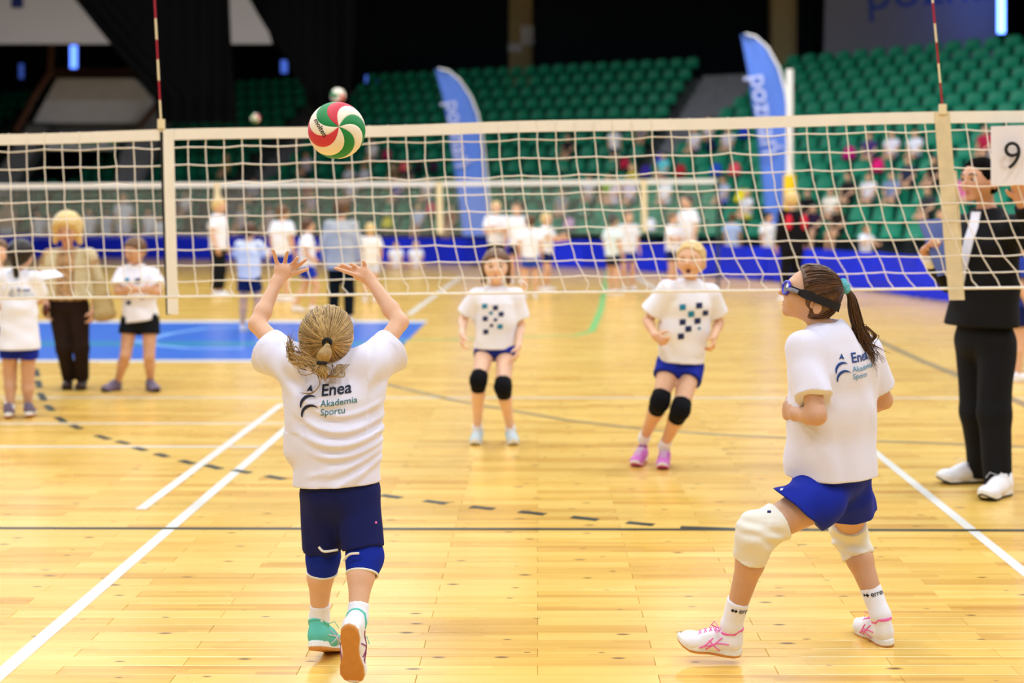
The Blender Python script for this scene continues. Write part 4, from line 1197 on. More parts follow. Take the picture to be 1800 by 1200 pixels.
# ------------------------------------------------------------------ the setter with raised arms
J = pj(dict(pel=(597, 846, 4.68), neck=(581, 650, 4.70), hd=(576, 592, 4.70), shA=(519, 642, 4.70), shB=(648, 642, 4.70),
            elA=(452, 570, 4.82), wrA=(486, 497, 4.91), elB=(703, 566, 4.82), wrB=(651, 492, 4.93),
            hipA=(568, 866, 4.68), hipB=(627, 866, 4.68), knA=(568, 978, 4.73), knB=(640, 980, 4.63), anA=(564, 1088, 4.72), anB=(611, 1082, 4.52)))
def shoe_axes(O, toe, up):
    f = (toe - O).normalized(); sd = f.cross(Vector(up)).normalized(); return f, sd.cross(f).normalized()
def set_ankle(J, q, O, toe, up, L, fx=0.048, uz=0.104):
    f, u = shoe_axes(O, toe, up); k = L / 0.225
    J['an' + q] = O + f * fx * k + u * uz * k
    return O + f * 0.052 * k + u * 0.06 * k
hlA = P(549, 1141, 4.69); tlA = hlA + (P(600, 1147, 4.87) - hlA).normalized() * 0.215; upA = V(-0.15, 0.1, 1)
hlB = P(613, 1098, 4.40); tlB = hlB + (P(620, 1210, 4.465) - hlB).normalized() * 0.228; upB = V(0.10, 1, 0.1)
ftA = set_ankle(J, 'A', hlA, tlA, upA, 0.215); ftB = set_ankle(J, 'B', hlB, tlB, upB, 0.228)
g1 = Fig('girl setting the ball with both arms raised, seen from behind, dark blond ponytail', J, (0, 1, 0), (0.32, 0.82, 0.46), R=0.205, sc=0.97, h=0.0045, hu=(-0.02, -0.5, 0.86))
def fingers(spec, pal, Y0):
    wr = J['wr' + pal[0]]; it = []
    pb = [P(*q) for q in pal[1]]
    it.append([Cap(wr, pb[0].lerp(pb[1], 0.5), (0.022, 0.014), (0.028, 0.012), side=(pb[1] - pb[0]).normalized())] + [Cap(pb[0], pb[1], 0.012)])
    for b, mid, t in spec:
        b, mid, t = P(*b), P(*mid), P(*t); root = wr.lerp(b, 0.55)
        it.append([Cap(root, b, 0.0085, 0.0085), Cap(b, mid, 0.0080, 0.0074), Cap(mid, t, 0.0074, 0.0060)])
    return it
hA = fingers([((488, 466, 4.93), (484, 452, 4.915), (480.5, 440, 4.89)), ((500, 465, 4.945), (502.5, 452, 4.93), (505.5, 442.5, 4.90)), ((510, 468, 4.95), (518, 460, 4.935), (523, 452.5, 4.91)),
              ((516, 472, 4.95), (528, 464, 4.935), (538, 456, 4.91)), ((512, 482, 4.94), (528, 477, 4.92), (541.5, 472.5, 4.90))], ('A', [(489, 472, 4.92), (511, 475, 4.94)]), 4.92)
hB = fingers([((644, 474, 4.94), (641, 465, 4.93), (638.5, 459, 4.91)), ((634, 474, 4.95), (624, 468, 4.94), (616.5, 464, 4.92)), ((628, 477, 4.95), (612, 470, 4.945), (601, 465, 4.92)),
              ((623, 480, 4.95), (605, 473, 4.94), (594, 468, 4.92)), ((630, 485, 4.92), (607, 477, 4.895), (589, 471, 4.885))], ('B', [(642, 478, 4.93), (625, 482, 4.94)]), 4.93)
body1 = g1.body(SK_A, [hA, hB], ears=True)
g1.brow = M_HAIRBL; g1.eyes(); g1.lips()
def fold1(Q, d):
    x = (Q[:, 0] - J['pel'].x); z = Q[:, 2]; s = (Q[:, 1] < J['pel'].y + 0.02)
    zc = J['neck'].z
    def ridge(c0, curve, tilt, x0, width, length, amp):
        u = (z - zc + c0) - curve * (x - x0) ** 2 - tilt * (x - x0)
        return amp * np.exp(-(u / width) ** 2) * np.exp(-((x - x0) / length) ** 4)
    w = 0
    for a in ((0.135, 2.6, 0.05, 0.03, 0.010, 0.12, 0.007), (0.185, 2.4, 0.02, 0.02, 0.012, 0.13, 0.010), (0.228, 2.2, 0.10, 0.03, 0.012, 0.13, 0.009), (0.262, 2.0, 0.22, 0.05, 0.010, 0.11, 0.007),
              (0.300, 1.2, 0.45, 0.05, 0.010, 0.09, 0.007), (0.335, 0.8, 0.60, 0.06, 0.010, 0.08, 0.006), (0.365, 0.5, 0.7, 0.04, 0.009, 0.07, 0.005), (0.10, 3.2, -0.1, -0.05, 0.009, 0.07, 0.005), (0.315, 0.4, 0.3, -0.03, 0.009, 0.06, 0.004)):
        w = w - ridge(*a) + 0.45 * ridge(a[0] + a[4] * 1.9, *a[1:])
    w += 0.0022 * np.sin(x * 75 + 2 * np.sin(z * 9)) * np.clip((zc - 0.24 - z) / 0.2, 0, 1)
    arm = np.abs(x) > 0.10
    w += np.where(arm & (z > zc - 0.2), 0.004 * np.sin((np.abs(x) * 0.9 - z * 0.35 + 0.02 * np.sin(z * 30)) * 85), 0)
    return d + np.where(s, w, w * 0.3)
sh1 = g1.shirt(M_TEE, P(592, 850, 4.68), 0.147, 0.115, loose=0.026, st=0.60, sr=(0.066, 0.084), hem_n=(0.05, -0.05, -1), post=fold1, neck=0.052, shoulder=0.055, h=0.004, sag={'A': (-0.02, 0, -0.06), 'B': (0.02, 0, -0.06)},
               extra=[Cap(P(530, 690, 4.69), P(525, 790, 4.68), 0.06, 0.05), Cap(P(640, 690, 4.69), P(640, 800, 4.68), 0.06, 0.05), Cap(P(515, 640, 4.70), P(535, 720, 4.69), 0.055, 0.05), Cap(P(656, 640, 4.70), P(637, 720, 4.69), 0.055, 0.05)])
enea(g1, sh1, P(563, 689, 4.66), V(1, 0, 0.10).normalized(), V(0, 0, 1), V(0, 1, 0), sc=1.10, dark=mat('ink_print', (26, 32, 58), 0.7), light=mat('teal_ink_print', (50, 110, 112), 0.7))
g1.shorts(M_NAVYSH, 0.86, (0.078, 0.068), post=waves(0.0025, 60, 3, [(1, 0, .2), (1, .3, .1), (.9, 0, -.3)]))
g1.pad('A', M_BLUEPAD, 0.055, 0.055, (0.054, 0.056, 0.050), front=(0, 1, 0)); g1.pad('B', M_BLUEPAD, 0.05, 0.055, (0.055, 0.058, 0.052), front=(0.6, 0.8, 0))
def cuffring(c, d, rad, r, m, nm):
    d = nrm(d); a = d.orthogonal().normalized(); b = d.cross(a)
    return MB().tube([c + a * rad * math.cos(t) + b * rad * math.sin(t) for t in np.linspace(0, 2 * math.pi, 24)], r, 6, caps=False).build(nm, m, g1.root, smooth=True)
for q, kk in (('A', 0.0495), ('B', 0.051)):
    kn, an = J['kn' + q], J['an' + q]; dd = (an - kn).normalized(); cuffring(kn + dd * 0.056, dd, kk, 0.004, M_WHITEPAD, 'pad_edging')
MB().tube(bez([P(560, 961, 4.62), P(570, 969, 4.62), P(594, 966, 4.635)], 4), 0.004, 6).build('pad_edging', M_WHITEPAD, g1.root)
MB().tube(bez([P(604, 985, 4.585), P(614, 974, 4.565), P(631, 972, 4.56)], 4), 0.004, 6).build('pad_edging', M_WHITEPAD, g1.root)
sk1 = g1.sock('A', M_SOCK, 0.055, (0.036, 0.034), foot=ftA); sk2 = g1.sock('B', M_SOCK, 0.05, (0.036, 0.034), foot=ftB)
for q, px in (('A', [(574, 1078, 4.60), (578, 1095, 4.6)]), ('B', [(607, 1094, 4.4), (616, 1090, 4.4)])):
    s_ = sk1 if q == 'A' else sk2; bv = bvh_of(s_)
    for c in px:
        project('star', [([(0.006 * (1 if k % 2 == 0 else 0.45) * math.sin(k * math.pi / 5), 0.006 * (1 if k % 2 == 0 else 0.45) * math.cos(k * math.pi / 5)) for k in range(10)], [tuple(range(10))])], P(c[0], c[1], 4.66 if q == 'A' else 4.46), V(1, 0, 0), V(0, 0, 1), V(0, 1, 0), bv, mat('red_print', (190, 40, 60), 0.7), s_)
g1.shoe(hlA, tlA, upA, M_TEALSHOE, M_MIDS, M_GUM, h=0.0035, stripes=M_SILVER, laces=M_TEALSHOE, collar=M_TEALSHOE)
g1.shoe(hlB, tlB, upB, M_SHOEW, M_MIDS, M_GUM, h=0.0035, stripes=M_PURPLE, laces=M_TEALSHOE, collar=M_TEALSHOE)
# her hair: pulled back into a bubble ponytail with two black ties
cap1 = g1.haircap(M_HAIRBL, th=0.055, line=(0.40, 0.28), nape=-0.42, h=0.0045)
bv = bvh_of(cap1); tie = P(568, 606, 4.5); hc = g1.hp(-0.03, 0, 0.05)
hit = bv.ray_cast(tie, V(0, 1, 0), 1.0)[0]; tie = hit if hit is not None else P(568, 606, 4.6)
L_, T_ = [], []
for k in range(420):
    th = random.uniform(0, 2 * math.pi); dirr = nrm(g1.hs * math.cos(th) + g1.hu * math.sin(th) + g1.hf * random.uniform(-0.2, 0.75))
    if dirr.dot(g1.hf) > 0.55 and dirr.dot(g1.hu) < 0.3: continue
    d1 = (tie - hc).normalized(); pts = []
    for t in np.linspace(0, 1, 9):
        dd = nrm(dirr * (1 - t) + d1 * t) if dirr.dot(d1) > -0.85 else d1
        w_ = bv.ray_cast(hc + dd * 0.3, -dd, 0.35)[0]
        if w_ is not None: pts.append(w_ + dd * (0.0008 + 0.0022 * random.random() + 0.003 * t))
    if len(pts) > 4: L_.append(pts); T_.append(min(1, max(0, random.gauss(0.5, 0.22))))
strands('hair_strands', L_, 0.0017, M_HAIRBL, cap1, T_)
MB().tube([tie + V(0.012 * math.cos(t), -0.008 + 0.0 * math.sin(t), 0.011 * math.sin(t)) for t in np.linspace(0, 2 * math.pi, 14)], 0.006, 6, caps=False).build('hair_tie', M_BLACK, g1.root, smooth=True)
t1 = tie + V(0.002, -0.02, -0.012); t2 = P(566, 637, t1.y - 0.005)
bub = SDF().add([Cap(t1, t1.lerp(t2, 0.5), 0.011, 0.021), Cap(t1.lerp(t2, 0.5), t2, 0.021, 0.011)], k=0.01, kin=0.01)
bo = sdf_obj('hair_bubble', bub, 0.0035, M_HAIRBL, g1.root)
bo.data.attributes.new('tone', 'FLOAT', 'POINT').data.foreach_set('value', np.full(len(bo.data.vertices), 0.42, dtype=np.float32))
L_, T_ = [], []
for k in range(90):
    a = random.uniform(0, 2 * math.pi); rr = random.uniform(0.4, 1.0)
    def off(r): return V(math.cos(a) * r, math.sin(a) * r * 0.8, 0)
    L_.append(bez([t1 + off(0.008 * rr), t1.lerp(t2, 0.5) + off(0.024 * rr), t2 + off(0.009 * rr)], 4)); T_.append(random.gauss(0.62, 0.2))
for k in range(130):   # tail below the second tie, swept to the side with curling ends
    a = random.uniform(0, 2 * math.pi); rr = random.random() ** 0.5; o0 = V(math.cos(a) * 0.010 * rr, math.sin(a) * 0.008, 0)
    if k < 60: c = [t2 + o0, P(560 + random.gauss(0, 6), 652, t2.y - 0.01), P(548 + random.gauss(0, 12), 640 + random.gauss(0, 5), t2.y), P(520 + random.gauss(0, 5), 630 + random.gauss(0, 8), t2.y), P(508 + random.gauss(0, 4), 615 + random.gauss(0, 10), t2.y + 0.01), P(512 + random.gauss(0, 5), 600 + random.gauss(0, 8), t2.y + 0.02)]
    elif k < 66: c = [t2 + o0, P(558, 655, t2.y - 0.01), P(562, 675, t2.y - 0.005), P(548, 690 + random.gauss(0, 2), t2.y), P(526, 690, t2.y + 0.0)]
    else: c = [t2 + o0, P(566 + random.gauss(0, 7), 652, t2.y - 0.015), P(570 + random.gauss(0, 5), 664 + random.gauss(0, 5), t2.y - 0.008)]
    L_.append(bez(c, 4)); T_.append(random.gauss(0.42, 0.25))
for k in range(26):
    c = [P(600 + random.gauss(0, 8), 640, t2.y + 0.06), P(585 + random.gauss(0, 8), 662, t2.y + 0.02), P(572 + random.gauss(0, 4), 658, t2.y)]
    L_.append(bez(c, 4)); T_.append(random.gauss(0.35, 0.15))
strands('ponytail', L_, 0.0017, M_HAIRBL, g1.root, T_)
MB().tube([t2 + V(0.013 * math.cos(t), 0.012 * math.sin(t), 0) for t in np.linspace(0, 2 * math.pi, 14)], 0.006, 6, caps=False).build('hair_tie', M_BLACK, g1.root, smooth=True)
MB().ball(P(661, 918, 4.6), 0.004, 8, 6).build('shorts_emblem', M_PINK, g1.root)

# ------------------------------------------------------------------ the girl with sports goggles
J = pj(dict(pel=(1464, 815, 4.78), neck=(1455, 580, 4.76), hd=(1425, 517, 4.76), shA=(1414, 614, 4.66), shB=(1518, 618, 4.86),
            elA=(1436, 730, 4.56), wrA=(1399, 727, 4.68), elB=(1553, 703, 4.92), wrB=(1500, 722, 5.03),
            hipA=(1444, 874, 4.70), hipB=(1490, 866, 4.86), knA=(1330, 938, 4.62), knB=(1494, 938, 5.04), anA=(1291, 1082, 4.72), anB=(1553, 1062, 4.90)))
hl2A = P(1303, 1154, 4.72); tl2A = hl2A + (P(1200, 1137, 4.74) - hl2A).normalized() * 0.218; up2A = V(0.12, -0.12, 1)
hl2B = P(1566, 1139, 4.88); tl2B = hl2B + V(-0.30, 0.95, 0.0).normalized() * 0.218; up2B = V(-0.15, 0.1, 1)
ft2A = set_ankle(J, 'A', hl2A, tl2A, up2A, 0.218); ft2B = set_ankle(J, 'B', hl2B, tl2B, up2B, 0.218)
g2 = Fig('girl in blue sports goggles with long brown ponytail, knees bent, white knee pads', J, (-0.7, 0.71, 0), (-0.95, 0.12, 0.27), R=0.186, sc=1.04, h=0.0045, hu=(0.2, 0, 0.98))
g2.ear = (-0.15, -0.19)
hA = g2.hand(J['wrA'], V(-0.35, 0.8, 0.05), V(0.5, 0.3, 0.3), V(0, 0, 1), curl=0.9, spread=0.2)
hB = g2.hand(J['wrB'], V(-0.9, 0.3, 0.05), V(0.1, -0.6, 0.2), V(0, 0, 1), curl=0.8, spread=0.2)
g2.body(SK_B, [hA, hB]); g2.brow = M_HAIRBR; g2.eyes(brows=False); g2.lips()
wv2 = waves(0.0062, 50, 5, [(.8, .6, .18), (.75, .6, -.12), (.8, .5, .35), (.4, .3, .8), (.8, .6, .02)])
sh2 = g2.shirt(M_TEE, P(1462, 834, 4.77), 0.163, 0.140, loose=0.026, st=0.72, h=0.004, sr=(0.054, 0.066), hem_n=(0.0, 0.02, -1), post=wv2, neck=0.042, shoulder=0.05,
               extra=[Cap(P(1440, 650, 4.73), P(1436, 800, 4.72), 0.05, 0.075), Cap(P(1505, 640, 4.82), P(1500, 800, 4.82), 0.06, 0.075), Cap(P(1440, 780, 4.76), P(1412, 815, 4.74), 0.05, 0.055)])
enea(g2, sh2, P(1478, 632, 4.72), V(1, 0.25, 0.06).normalized(), V(-0.06, 0, 1).normalized(), V(-0.15, 1, 0), sc=0.97)
g2.shorts(M_BLUESH, 0.60, (0.084, 0.097), post=waves(0.004, 45, 8, [(.8, .5, .3), (.9, .1, -.2), (.5, .5, .6)]), ends={'A': (P(1390, 882, 4.66), (-0.75, -0.05, -0.85)), 'B': (P(1495, 893, 4.95), (0.1, 0.3, -1))})
so2 = [o for o in g2.root.children if o.name.startswith('shorts')][0]
project('emblem', [([(-.004, -.010), (.004, -.010), (.0055, -.006), (.0055, .008), (.003, .011), (-.003, .011), (-.0055, .008), (-.0055, -.006)], [tuple(range(8))])], P(1374, 853, 4.66), nrm((1, 0, .25)), nrm((.3, 0, 1)), V(0.1, 1, 0), bvh_of(so2), M_WHITE, so2)
pw = waves(0.0032, 130, 12, [(.3, .1, 1), (-.3, .2, 1), (.5, .4, .8)])
p1 = g2.pad('A', M_WHITEPAD, 0.090, 0.095, (0.066, 0.058, 0.053), front=(-0.8, 0.2, 0.3), post=pw, bump=0.002)
p2 = g2.pad('B', M_WHITEPAD, 0.085, 0.085, (0.062, 0.058, 0.054), front=(-0.7, 0.7, 0.1), post=pw, bump=0.002)
MB().box(P(1352, 899, 4.56), (0.012, 0.003, 0.008)).build('pad_label', M_NAVY, p1)
def footsock(fig, q, ln, ft): return fig.sock(q, M_SOCK, ln, (0.037, 0.033), foot=ft)
s1 = footsock(g2, 'A', 0.098, ft2A); s2 = footsock(g2, 'B', 0.10, ft2B)
def socktext(s_, ax, org, rt, upv, dr, first):
    bv = bvh_of(s_)
    if first:
        for dx in (-0.024, -0.014): project('emblem', [([(dx - .006, 0.005), (dx, -0.001), (dx + .006, 0.005), (dx, 0.011)], [(0, 1, 2, 3)])], org, rt, upv, dr, bv, M_BLACK, s_)
    project('lettering', [text2d('errea', 0.024, 0.01)], org + rt * (-0.004), rt, upv, dr, bv, M_BLACK, s_)
socktext(s1, None, P(1298, 1073, 4.69), V(1, 0, -0.18).normalized(), V(0.18, 0, 1).normalized(), V(0, 1, 0), True)
socktext(s2, None, P(1540, 1056, 4.86), V(1, 0, 0.2).normalized(), V(-0.2, 0, 1).normalized(), V(0, 1, 0), True)
g2.shoe(hl2A, tl2A, up2A, M_SHOEW, M_MIDS, M_GUM, h=0.0035, stripes=M_PINK, laces=M_PINK, collar=M_PINK)
g2.shoe(hl2B, tl2B, up2B, M_SHOEW, M_MIDS, M_GUM, h=0.0035, stripes=M_PINK, laces=M_PINK, collar=M_PINK)
# hair drawn to a high ponytail
cap2 = g2.haircap(M_HAIRBR, th=0.07, line=(0.27, 0.33), nape=-0.44, slope=(0.93, -0.37), h=0.004, ear=True)
bv = bvh_of(cap2); tie = P(1481, 503, 4.76); hc = g2.hp(-0.03, 0, 0.05); d1 = (tie - hc).normalized(); hit = bv.ray_cast(hc + d1 * 0.3, -d1, 0.35)[0]; tie = (hit if hit is not None else tie) + d1 * 0.008
L_, T_ = [], []
for k in range(420):
    dirr = nrm(V(random.gauss(0, 1), random.gauss(0, 1), random.gauss(0, 1)))
    if dirr.dot(d1) < -0.75: continue
    pts = []
    for t in np.linspace(0, 1, 9):
        dd = nrm(dirr * (1 - t) + d1 * t); w_ = bv.ray_cast(hc + dd * 0.3, -dd, 0.35)
        if w_[0] is not None and w_[3] < 0.3: pts.append(w_[0] + dd * (0.0006 + 0.002 * random.random() + 0.002 * t))
    q0 = pts[0] - g2.J['hd'] if pts else None
    if len(pts) > 4 and (q0.dot(g2.hf) * 0.93 - q0.dot(g2.hu) * 0.37) < 0.125 * g2.R and min((p_ - g2.hp(g2.ear[0], sgn * .42, g2.ear[1])).length for p_ in pts for sgn in (-1, 1)) > 0.15 * g2.R and q0.dot(g2.hu) > -0.42 * g2.R: L_.append(pts); T_.append(min(1, max(0, random.gauss(0.42, 0.2))))
strands('hair_strands', L_, 0.0016, M_HAIRBR, cap2, T_)
MB().ball(tie, 0.019, 12, 8).ball(tie + V(0.008, -0.004, -0.012), 0.015, 10, 8).ball(tie + V(0.0, 0.006, 0.012), 0.014, 10, 8).ball(tie + V(0.008, 0.008, 0.0), 0.015, 10, 8).build('hair_tie', mat('turquoise_scrunchie', (96, 176, 186), 0.9, bump=0.6, bscale=90), g2.root, smooth=True)
L_, T_ = [], []
for k in range(260):
    a = random.uniform(0, 6.28); rr = random.random() ** 0.5; o = lambda r: V(math.cos(a) * r * rr, math.sin(a) * r * rr, 0)
    e = random.gauss(0, 1); Yp = tie.y
    ph = random.uniform(0, 6.28); wv = 4 if k % 3 else 8
    c = [tie + o(0.008), P(1496, 520, Yp) + o(0.014), P(1501, 545, Yp) + o(0.021), P(1508, 572, Yp) + o(0.022), P(1515 + wv * math.sin(ph) + e * 3, 597, Yp) + o(0.022), P(1520 + wv * math.sin(ph + 1.6) + e * 6, 618, Yp) + o(0.02), P(1527 + wv * math.sin(ph + 3.2) + e * 9, 636 + random.gauss(0, 8), Yp) + o(0.018)]
    L_.append(bez(c, 4)); T_.append(random.gauss(0.4, 0.22))
for k in range(16):
    e = random.gauss(0, 4); c = [P(1510, 575, tie.y), P(1530 + e, 578 + e, tie.y), P(1536 + e, 592, tie.y), P(1528 + e, 600 + e, tie.y), P(1548 + e * 2, 612 + e, tie.y)]
    L_.append(bez(c, 5)); T_.append(random.gauss(0.5, 0.2))
for k in range(0):   # loose hairs at the nape and ear
    e = random.gauss(0, 5); c = [P(1450 + e, 545, 4.70 + random.uniform(0, .1)), P(1446 + e * 1.6, 562, 4.69), P(1440 + e * 2.2, 578 + random.gauss(0, 5), 4.69)]
    L_.append(bez(c, 4)); T_.append(random.gauss(0.5, 0.2))
strands('ponytail', L_, 0.0016, M_HAIRBR, g2.root, T_)
# goggles: blue frame, clear lenses, wide black strap round the head
gg = SDF(); R = g2.R
M_BLUEFR = mat('blue_goggle_frame', (34, 30, 190), 0.3, 0.5); M_STRAP = mat('black_goggle_strap', (20, 18, 24), 0.8)
fr_o = MB()
for q in (-1, 1):
    c = g2.hp(0.455, 0.165 * q, -0.005); n_ = nrm(g2.hf + g2.hs * 0.35 * q); a = nrm(g2.hu); b = n_.cross(a)
    fr_o.tube([c + a * 0.021 * math.cos(t) + b * 0.025 * math.sin(t) for t in np.linspace(0, 2 * math.pi, 20)], 0.0052, 6, caps=False)
fr_o.tube([g2.hp(0.49, -0.06, 0.02), g2.hp(0.52, 0, 0.03), g2.hp(0.49, 0.06, 0.02)], 0.005, 6)
fo = fr_o.build('goggles', M_BLUEFR, g2.root, smooth=True)
for q in (-1, 1):
    c = g2.hp(0.452, 0.165 * q, -0.005); n_ = nrm(g2.hf + g2.hs * 0.35 * q); a = nrm(g2.hu); b = n_.cross(a)
    lens = mat('clear_lens', (235, 238, 245), 0.05, 0.5); lens.node_tree.nodes['Principled BSDF'].inputs['Transmission Weight'].default_value = 0.85
    vs = [c + n_ * 0.001] + [c + a * 0.019 * math.cos(t) + b * 0.023 * math.sin(t) for t in np.linspace(0, 2 * math.pi, 20)[:-1]]
    vs += [v + n_ * 0.002 for v in vs]; k = 20
    mesh_obj('lens', vs, [(0, 1 + i, 1 + (i + 1) % 19) for i in range(19)] + [(20, 21 + (i + 1) % 19, 21 + i) for i in range(19)] + [(1 + i, 21 + i, 21 + (i + 1) % 19, 1 + (i + 1) % 19) for i in range(19)], lens, fo)
sv, sf = [], []; n = 28
for i in range(n + 1):
    t = -math.pi * 0.80 + 1.6 * math.pi * i / n     # from one temple round the back to the other
    dd = -g2.hf * math.cos(t) + g2.hs * math.sin(t)
    drop_ = 0.0 - 0.10 * (1 - abs(t) / (math.pi * 0.8))
    ctr = g2.hp(-0.03, 0, drop_)
    half = 0.055 * R if abs(t) > 2.0 else 0.075 * R
    w_ = None
    rad = 1.0 / math.sqrt((math.cos(t) / ((0.44 + 0.095) * R)) ** 2 + (math.sin(t) / ((0.36 + 0.09) * R)) ** 2)
    for zz in (-half, half): sv.append(ctr + dd * rad + g2.hu * zz)
    for zz in (-half, half): sv.append(ctr + dd * (rad - 0.004) + g2.hu * zz)
for i in range(n):
    a = 4 * i; sf += [(a, a + 1, a + 5, a + 4), (a + 2, a + 6, a + 7, a + 3), (a + 1, a + 3, a + 7, a + 5), (a, a + 4, a + 6, a + 2)]
mesh_obj('goggle_strap', sv, sf, M_STRAP, fo, smooth=False)
for q in (-1, 1):
    MB().tube([g2.hp(0.43, 0.29 * q, -0.01), g2.hp(0.36, 0.375 * q, -0.015), g2.hp(0.25, 0.41 * q, -0.02)], [0.006, 0.008, 0.007], 6).build('buckle', mat('grey_buckle', (120, 118, 130), 0.4), fo)

# ------------------------------------------------------------------ the two opponents facing the camera
SQ_N = mat('navy_square_print', (22, 34, 88), 0.7); SQ_T = mat('teal_square_print', (20, 130, 170), 0.7)
def squares(shirt_o, Y, lst, dr=V(0, 1, 0)):
    bv = bvh_of(shirt_o); e = {}
    for x, y, c, w in lst:
        o = P(x, y, Y - 0.4); s_ = w / FPX * Y / 2
        k = 0.06
        project('printed_square', [([(-s_, -s_), (s_, -s_ * 0.8), (s_, s_), (-s_, s_ * 0.85)], [(0, 1, 2, 3)])], o, V(1, 0, 0), V(0, 0, 1), (P(x, y, Y) - P(x, y, Y - 0.4)), bv, SQ_N if c == 'n' else SQ_T, shirt_o)
J = pj(dict(pel=(872, 596, 9.15), neck=(872, 508, 9.15), hd=(872, 466, 9.10), shA=(839, 521, 9.15), shB=(905, 521, 9.15),
            elA=(814, 562, 9.2), wrA=(813, 588, 9.0), elB=(915, 572, 9.2), wrB=(911, 608, 9.02),
            hipA=(854, 614, 9.15), hipB=(890, 614, 9.15), knA=(841, 668, 9.0), knB=(884, 680, 8.98), anA=(839, 750, 9.2), anB=(897, 752, 9.2)))
g3 = Fig('girl with brown hair and black knee pads facing the net, arms hanging, squares on shirt', J, (0, -1, 0), (0.0, -1, -0.06), R=0.21, sc=0.98, h=0.007)
g3.body(SK_C, [g3.hand(J['wrA'], V(-.05, -.25, -1), V(1, 0, 0), V(0.2, -1, 0), 0.5), g3.hand(J['wrB'], V(-.1, -.3, -1), V(-1, 0, 0), V(-0.2, -1, 0), 0.5)])
g3.brow = M_HAIRBR; g3.eyes(); g3.lips()
sh3 = g3.shirt(M_TEE2, P(870, 612, 9.15), 0.135, 0.115, loose=0.022, st=0.72, sr=(0.058, 0.078), hem_n=(0.0, 0, -1), post=waves(0.004, 40, 21), h=0.006)
squares(sh3, 9.15, [(852, 538, 't', 9), (871, 541, 'n', 9), (863, 550, 't', 6), (881, 552, 'n', 9), (853, 560, 'n', 9), (871, 562, 'n', 6), (864, 572, 'n', 6), (879, 574, 't', 9), (854, 583, 'n', 9)])
g3.shorts(M_BLUESH, 0.22, (0.074, 0.078)); 
for q in 'AB': g3.pad(q, M_BLACKPAD, 0.055, 0.075, (0.054, 0.056, 0.047), front=(0, -1, 0.1)); g3.sock(q, M_SOCK, 0.02, (0.034, 0.034))
M_GREYSHOE = mat('grey_white_shoe', (190, 206, 210), 0.6)
for q, a, b in (('A', (842, 772, 9.28), (834, 787, 9.06)), ('B', (896, 770, 9.28), (903, 785, 9.08))):
    h0, t0 = P(*a), P(*b); h0.z = 0.0; t0.z = 0.0; t0 = h0 + (t0 - h0).normalized() * 0.225; g3.shoe(h0, t0, V(0, 0, 1), M_GREYSHOE, M_MIDS, M_MIDS, h=0.006, laces=M_WHITE)
g3.haircap(M_HAIRMB, th=0.06, line=(0.42, 0.30), nape=-0.45, extra=[Cap(g3.hp(-0.05, -0.36, 0.1), g3.hp(0.02, -0.38, -0.5), 0.02, 0.018), Cap(g3.hp(-0.05, 0.36, 0.1), g3.hp(0.02, 0.38, -0.5), 0.02, 0.018)])

J = pj(dict(pel=(1196, 626, 8.35), neck=(1211, 498, 8.30), hd=(1215, 456, 8.25), shA=(1172, 511, 8.22), shB=(1249, 517, 8.36),
            elA=(1139, 563, 8.30), wrA=(1152, 590, 8.12), elB=(1264, 566, 8.45), wrB=(1255, 592, 8.28),
            hipA=(1177, 640, 8.33), hipB=(1215, 644, 8.37), knA=(1160, 706, 8.18), knB=(1196, 720, 8.14), anA=(1131, 772, 8.45), anB=(1167, 784, 8.36)))
g4 = Fig('blonde girl calling with open mouth, running, black knee pads and pink shoes', J, (-0.15, -1, 0), (-0.32, -0.94, 0.02), R=0.212, sc=1.0, h=0.0065)
g4.body(SK_A, [g4.hand(J['wrA'], V(.5, -.5, -.4), V(.6, .4, .2), V(0, 0, 1), 0.95, 0.1), g4.hand(J['wrB'], V(-.1, -.5, -.7), V(-1, 0, 0), V(-0.2, -1, .4), 0.6)], mouth=0.075)
g4.brow = M_HAIRLB; g4.eyes()
MB().ball(g4.hp(0.345, 0, -0.31), 0.055 * g4.R, 10, 8).build('mouth', M_MOUTH, g4.root, smooth=True)
sh4 = g4.shirt(M_TEE2, P(1197, 636, 8.35), 0.14, 0.12, loose=0.024, st=0.70, sr=(0.058, 0.08), hem_n=(-0.08, 0, -1), post=waves(0.0045, 38, 33), h=0.006)
squares(sh4, 8.3, [(1200, 540, 't', 11), (1229, 537, 'n', 11), (1215, 552, 't', 11), (1240, 550, 'n', 10), (1200, 566, 'n', 11), (1226, 564, 'n', 11), (1210, 578, 'n', 11), (1229, 577, 't', 5), (1197, 591, 'n', 11)])
g4.shorts(M_BLUESH, 0.34, (0.078, 0.082))
M_PINKSHOE = mat('pink_purple_shoe', (206, 110, 190), 0.6)
for q in 'AB': g4.pad(q, M_BLACKPAD, 0.06, 0.085, (0.056, 0.056, 0.047), front=(-.2, -1, 0.1)); g4.sock(q, M_SOCK, 0.055, (0.035, 0.036))
for a, b in (((1133, 806, 8.50), (1115, 822, 8.30)), ((1170, 816, 8.42), (1163, 832, 8.18))):
    h0, t0 = P(*a), P(*b); h0.z = 0.012; t0.z = 0.0; t0 = h0 + (t0 - h0).normalized() * 0.22; g4.shoe(h0, t0, V(0, 0, 1), M_PINKSHOE, M_MIDS, mat('magenta_rubber', (200, 40, 120), 0.5), h=0.006, laces=M_WHITE)
g4.haircap(M_HAIRLB, th=0.045, line=(0.38, 0.37), nape=-0.36, slope=(0.85, -0.52), post=waves(0.003, 120, 4))

